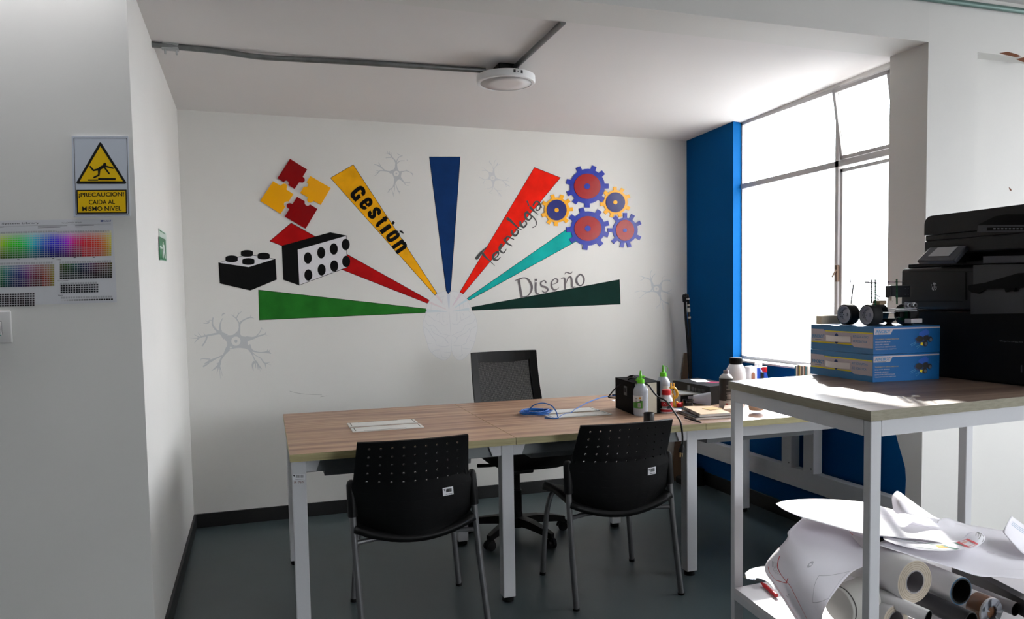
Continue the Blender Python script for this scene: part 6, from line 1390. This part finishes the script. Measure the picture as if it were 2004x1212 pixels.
# hanging drape sheet
t, S = sheet('plan_sheet', [
    [(1572, 1013, 2.12), (1612, 1018, 2.10), (1652, 1036, 2.08), (1716, 1052, 2.06)],
    [(1543, 1040, 2.02), (1590, 1050, 1.98), (1650, 1062, 1.96), (1722, 1078, 1.95)],
    [(1539, 1056, 1.97), (1570, 1085, 1.90), (1640, 1095, 1.88), (1712, 1100, 1.88)],
    [(1497, 1108, 1.95), (1548, 1122, 1.88), (1608, 1132, 1.84), (1668, 1120, 1.84)],
    [(1518, 1150, 1.90), (1556, 1162, 1.84), (1596, 1172, 1.80), (1632, 1162, 1.80)],
    [(1556, 1212, 1.84), (1578, 1215, 1.80), (1598, 1212, 1.77), (1612, 1196, 1.77)],
    [(1570, 1245, 1.82), (1588, 1245, 1.79), (1600, 1240, 1.76), (1608, 1226, 1.76)]], 'greyish sheet of plans draping down over the rolls at the left of the heap')
mb = MB(); mb.flat = True
sline(mb, S, [(.12, .42), (.30, .62), (.42, .95)], .008, 0); sline(mb, S, [(.06, .50), (.12, .60), (.26, .60), (.30, .55)], .006, 0); sline(mb, S, [(.04, .58), (.10, .80), (.2, .98)], .006, 0); sline(mb, S, [(.72, .02), (.80, .12), (.97, .22)], .007, 0)
for k in range(4): sline(mb, S, [(.08 + k * .02, .46), (.17 + k * .02, .54)], .004, 1, 3)
sline(mb, S, [(.62, .48), (.92, .48), (.92, .70), (.62, .70), (.62, .48)], .005, 1); S_ = lambda u, v: S(u, v)
mb.poly([S(.47 + .02 * math.cos(k * .6), .40 + .03 * math.sin(k * .6)) for k in range(10)], 1)
text3(mb, 'AZIMOOP2', S(.24, .90), S(.16, .70), S(.30, .88), S(.22, .68), 1)
mb.build('plan_print', [red_l, grey_l], t)['kind'] = 'stuff'
# bright top sheet with curled right end
t, S = sheet('plan_sheet', [
    [(1521, 985, 2.10), (1545, 979, 2.16), (1610, 977, 2.22), (1690, 983, 2.24), (1760, 1001, 2.22), (1820, 1013, 2.20), (1880, 1028, 2.16), (1912, 1041, 2.12)],
    [(1519, 987, 2.08), (1550, 985, 2.10), (1620, 990, 2.12), (1690, 1000, 2.12), (1760, 1014, 2.10), (1820, 1025, 2.09), (1880, 1040, 2.07), (1917, 1046, 2.05)],
    [(1534, 998, 2.00), (1562, 1004, 2.00), (1622, 1014, 2.00), (1690, 1024, 1.99), (1752, 1033, 1.98), (1815, 1042, 1.97), (1870, 1052, 1.96), (1905, 1042, 1.98)],
    [(1556, 1008, 1.93), (1578, 1016, 1.92), (1635, 1032, 1.90), (1690, 1046, 1.89), (1750, 1052, 1.88), (1815, 1058, 1.88), (1868, 1066, 1.87), (1893, 1044, 1.92)]], 'bright white sheet on top of the heap, curled at its right end')
mb = MB(); mb.flat = True; sline(mb, S, [(.02, .25), (.35, .22), (.6, .4)], .01, 0)
sline(mb, S, [(.62, .5), (.78, .5), (.78, .8), (.62, .8)], .012, 0)
mb.build('plan_print', [mat('print_line_pale', (214, 208, 216), .6)], t)
# its curl with the printed underside
t, S = sheet('plan_sheet', [
    [(1728, 1050, 1.90), (1790, 1058, 1.89), (1840, 1062, 1.88), (1880, 1056, 1.90), (1897, 1044, 1.95), (1912, 1041, 2.02)],
    [(1730, 1056, 1.87), (1790, 1067, 1.86), (1840, 1071, 1.85), (1890, 1066, 1.86), (1915, 1052, 1.90), (1922, 1045, 1.98)],
    [(1740, 1062, 1.85), (1795, 1076, 1.84), (1850, 1079, 1.83), (1900, 1074, 1.84), (1924, 1062, 1.88), (1928, 1052, 1.96)]], 'printed underside of a rolled sheet with green and red frames')
mb = MB(); mb.flat = True
sline(mb, S, [(.12, .15), (.42, .30), (.5, .85), (.2, .7)], .03, 0); sline(mb, S, [(.30, .1), (.52, .2), (.60, .8)], .025, 0); sline(mb, S, [(.55, .2), (.66, .2), (.70, .85), (.60, .85), (.55, .2)], .03, 1)
mb.poly([S(a, b) for a, b in ((.57, .3), (.65, .3), (.68, .75), (.61, .75))], 3); mb.poly([S(a, b) for a, b in ((.36, .35), (.44, .40), (.45, .65), (.38, .6))], 2)
sline(mb, S, [(.78, .9), (.92, .75), (.965, .2)], .03, 4); sline(mb, S, [(.76, .6), (.88, .5), (.95, .1)], .02, 4)
for k in range(3): sline(mb, S, [(.80, .35 + k * .12), (.90, .20 + k * .12)], .012, 4, 3)
mb.build('plan_print', [gr_l, red_l, or_l, mat('print_peach', (222, 170, 160), .6), mat('print_dark_green', (40, 52, 50), .6)], t)['kind'] = 'stuff'
# upright curled corner behind the front leg
t, S = sheet('plan_sheet', [
    [(1745, 972, 2.10), (1754, 962, 2.12), (1762, 964, 2.14), (1775, 974, 2.16)],
    [(1746, 985, 2.08), (1758, 974, 2.06), (1778, 984, 2.08), (1800, 992, 2.12)],
    [(1749, 1000, 2.06), (1765, 994, 2.02), (1796, 1004, 2.04), (1826, 1010, 2.10)],
    [(1756, 1006, 2.04), (1775, 1006, 2.00), (1806, 1012, 2.03), (1846, 1018, 2.08)]], 'white sheet corner curling upright behind the front leg')
# broad sheet on the right
t, S = sheet('plan_sheet', [
    [(1836, 1020, 2.14), (1852, 1014, 2.20), (1890, 1026, 2.22), (1935, 1034, 2.22), (1975, 1041, 2.20), (2030, 1052, 2.16)],
    [(1820, 1040, 2.04), (1860, 1044, 2.04), (1905, 1058, 2.04), (1950, 1066, 2.04), (1990, 1074, 2.02), (2040, 1080, 2.00)],
    [(1738, 1056, 1.90), (1815, 1080, 1.90), (1880, 1092, 1.90), (1930, 1098, 1.90), (1980, 1104, 1.89), (2040, 1108, 1.88)],
    [(1715, 1066, 1.86), (1790, 1090, 1.82), (1865, 1112, 1.81), (1915, 1128, 1.80), (1960, 1130, 1.80), (2040, 1138, 1.79)]], 'broad bluish white sheet covering the right side of the heap')
mb = MB(); mb.flat = True; sline(mb, S, [(.55, .5), (.62, .52)], .03, 0); sline(mb, S, [(.75, .8), (.95, .75)], .008, 0); mb.build('plan_print', [mat('print_line_pale', (214, 208, 216), .6)], t)
t, S = sheet('plan_sheet', [
    [(1979, 1010, 2.06), (2005, 1028, 2.08), (2040, 1046, 2.10)], [(1970, 1026, 2.0), (2000, 1050, 2.0), (2040, 1072, 2.02)], [(1962, 1041, 1.98), (1995, 1078, 1.92), (2040, 1110, 1.92)]], 'sheet with a raised pointed corner at the right edge')
mb = MB(); mb.flat = True
for k in range(3): sline(mb, S, [(.15, .25 + k * .06), (.6, .25 + k * .06)], .03, 0)
mb.build('plan_print', [mat('print_blue_pale', (176, 188, 206), .6)], t)
# bits by the left leg
t, S = sheet('paper_scrap', [
    [(1458, 1122, 2.16), (1470, 1114, 2.18), (1494, 1109, 2.14), (1500, 1112, 2.10)], [(1460, 1130, 2.10), (1480, 1124, 2.10), (1500, 1122, 2.06), (1512, 1135, 2.02)], [(1462, 1134, 2.06), (1484, 1132, 2.04), (1504, 1142, 2.0), (1516, 1156, 1.96)]], 'small crumpled white paper beside the left leg')
p = onZ(ZL + .012)(1475, 1136); MB_ = MB()
mb = MB(); 
for k in range(6): mb.rbox((p.x + .012 * math.cos(k * 1.3), p.y + .02 * math.sin(k), ZL + .012 + .003 * k), (.035, .02, .001), Matrix.Rotation(k * .8, 3, 'Z') @ Matrix.Rotation(.5 * math.sin(k * 2), 3, 'X'), 0)
o = mb.build('plastic_bag', glassmat('cellophane', (.85, .88, .92), .35, .1)); o['kind'] = 'stuff'; props(o, 'crumpled clear plastic beside the left leg on the lower board', 'plastic')
a, b_ = onZ(ZL + .009)(1490, 1141), onZ(ZL + .009)(1519, 1166)
props(MB().tube([a, a + (b_ - a) * .12, a + (b_ - a) * .2, b_], .008, 12, rs=[.004, .005, .008, .008]).build('red_marker', red_p, smooth=True, auto=50), 'red marker lying on the lower board under the hanging sheet', 'marker')
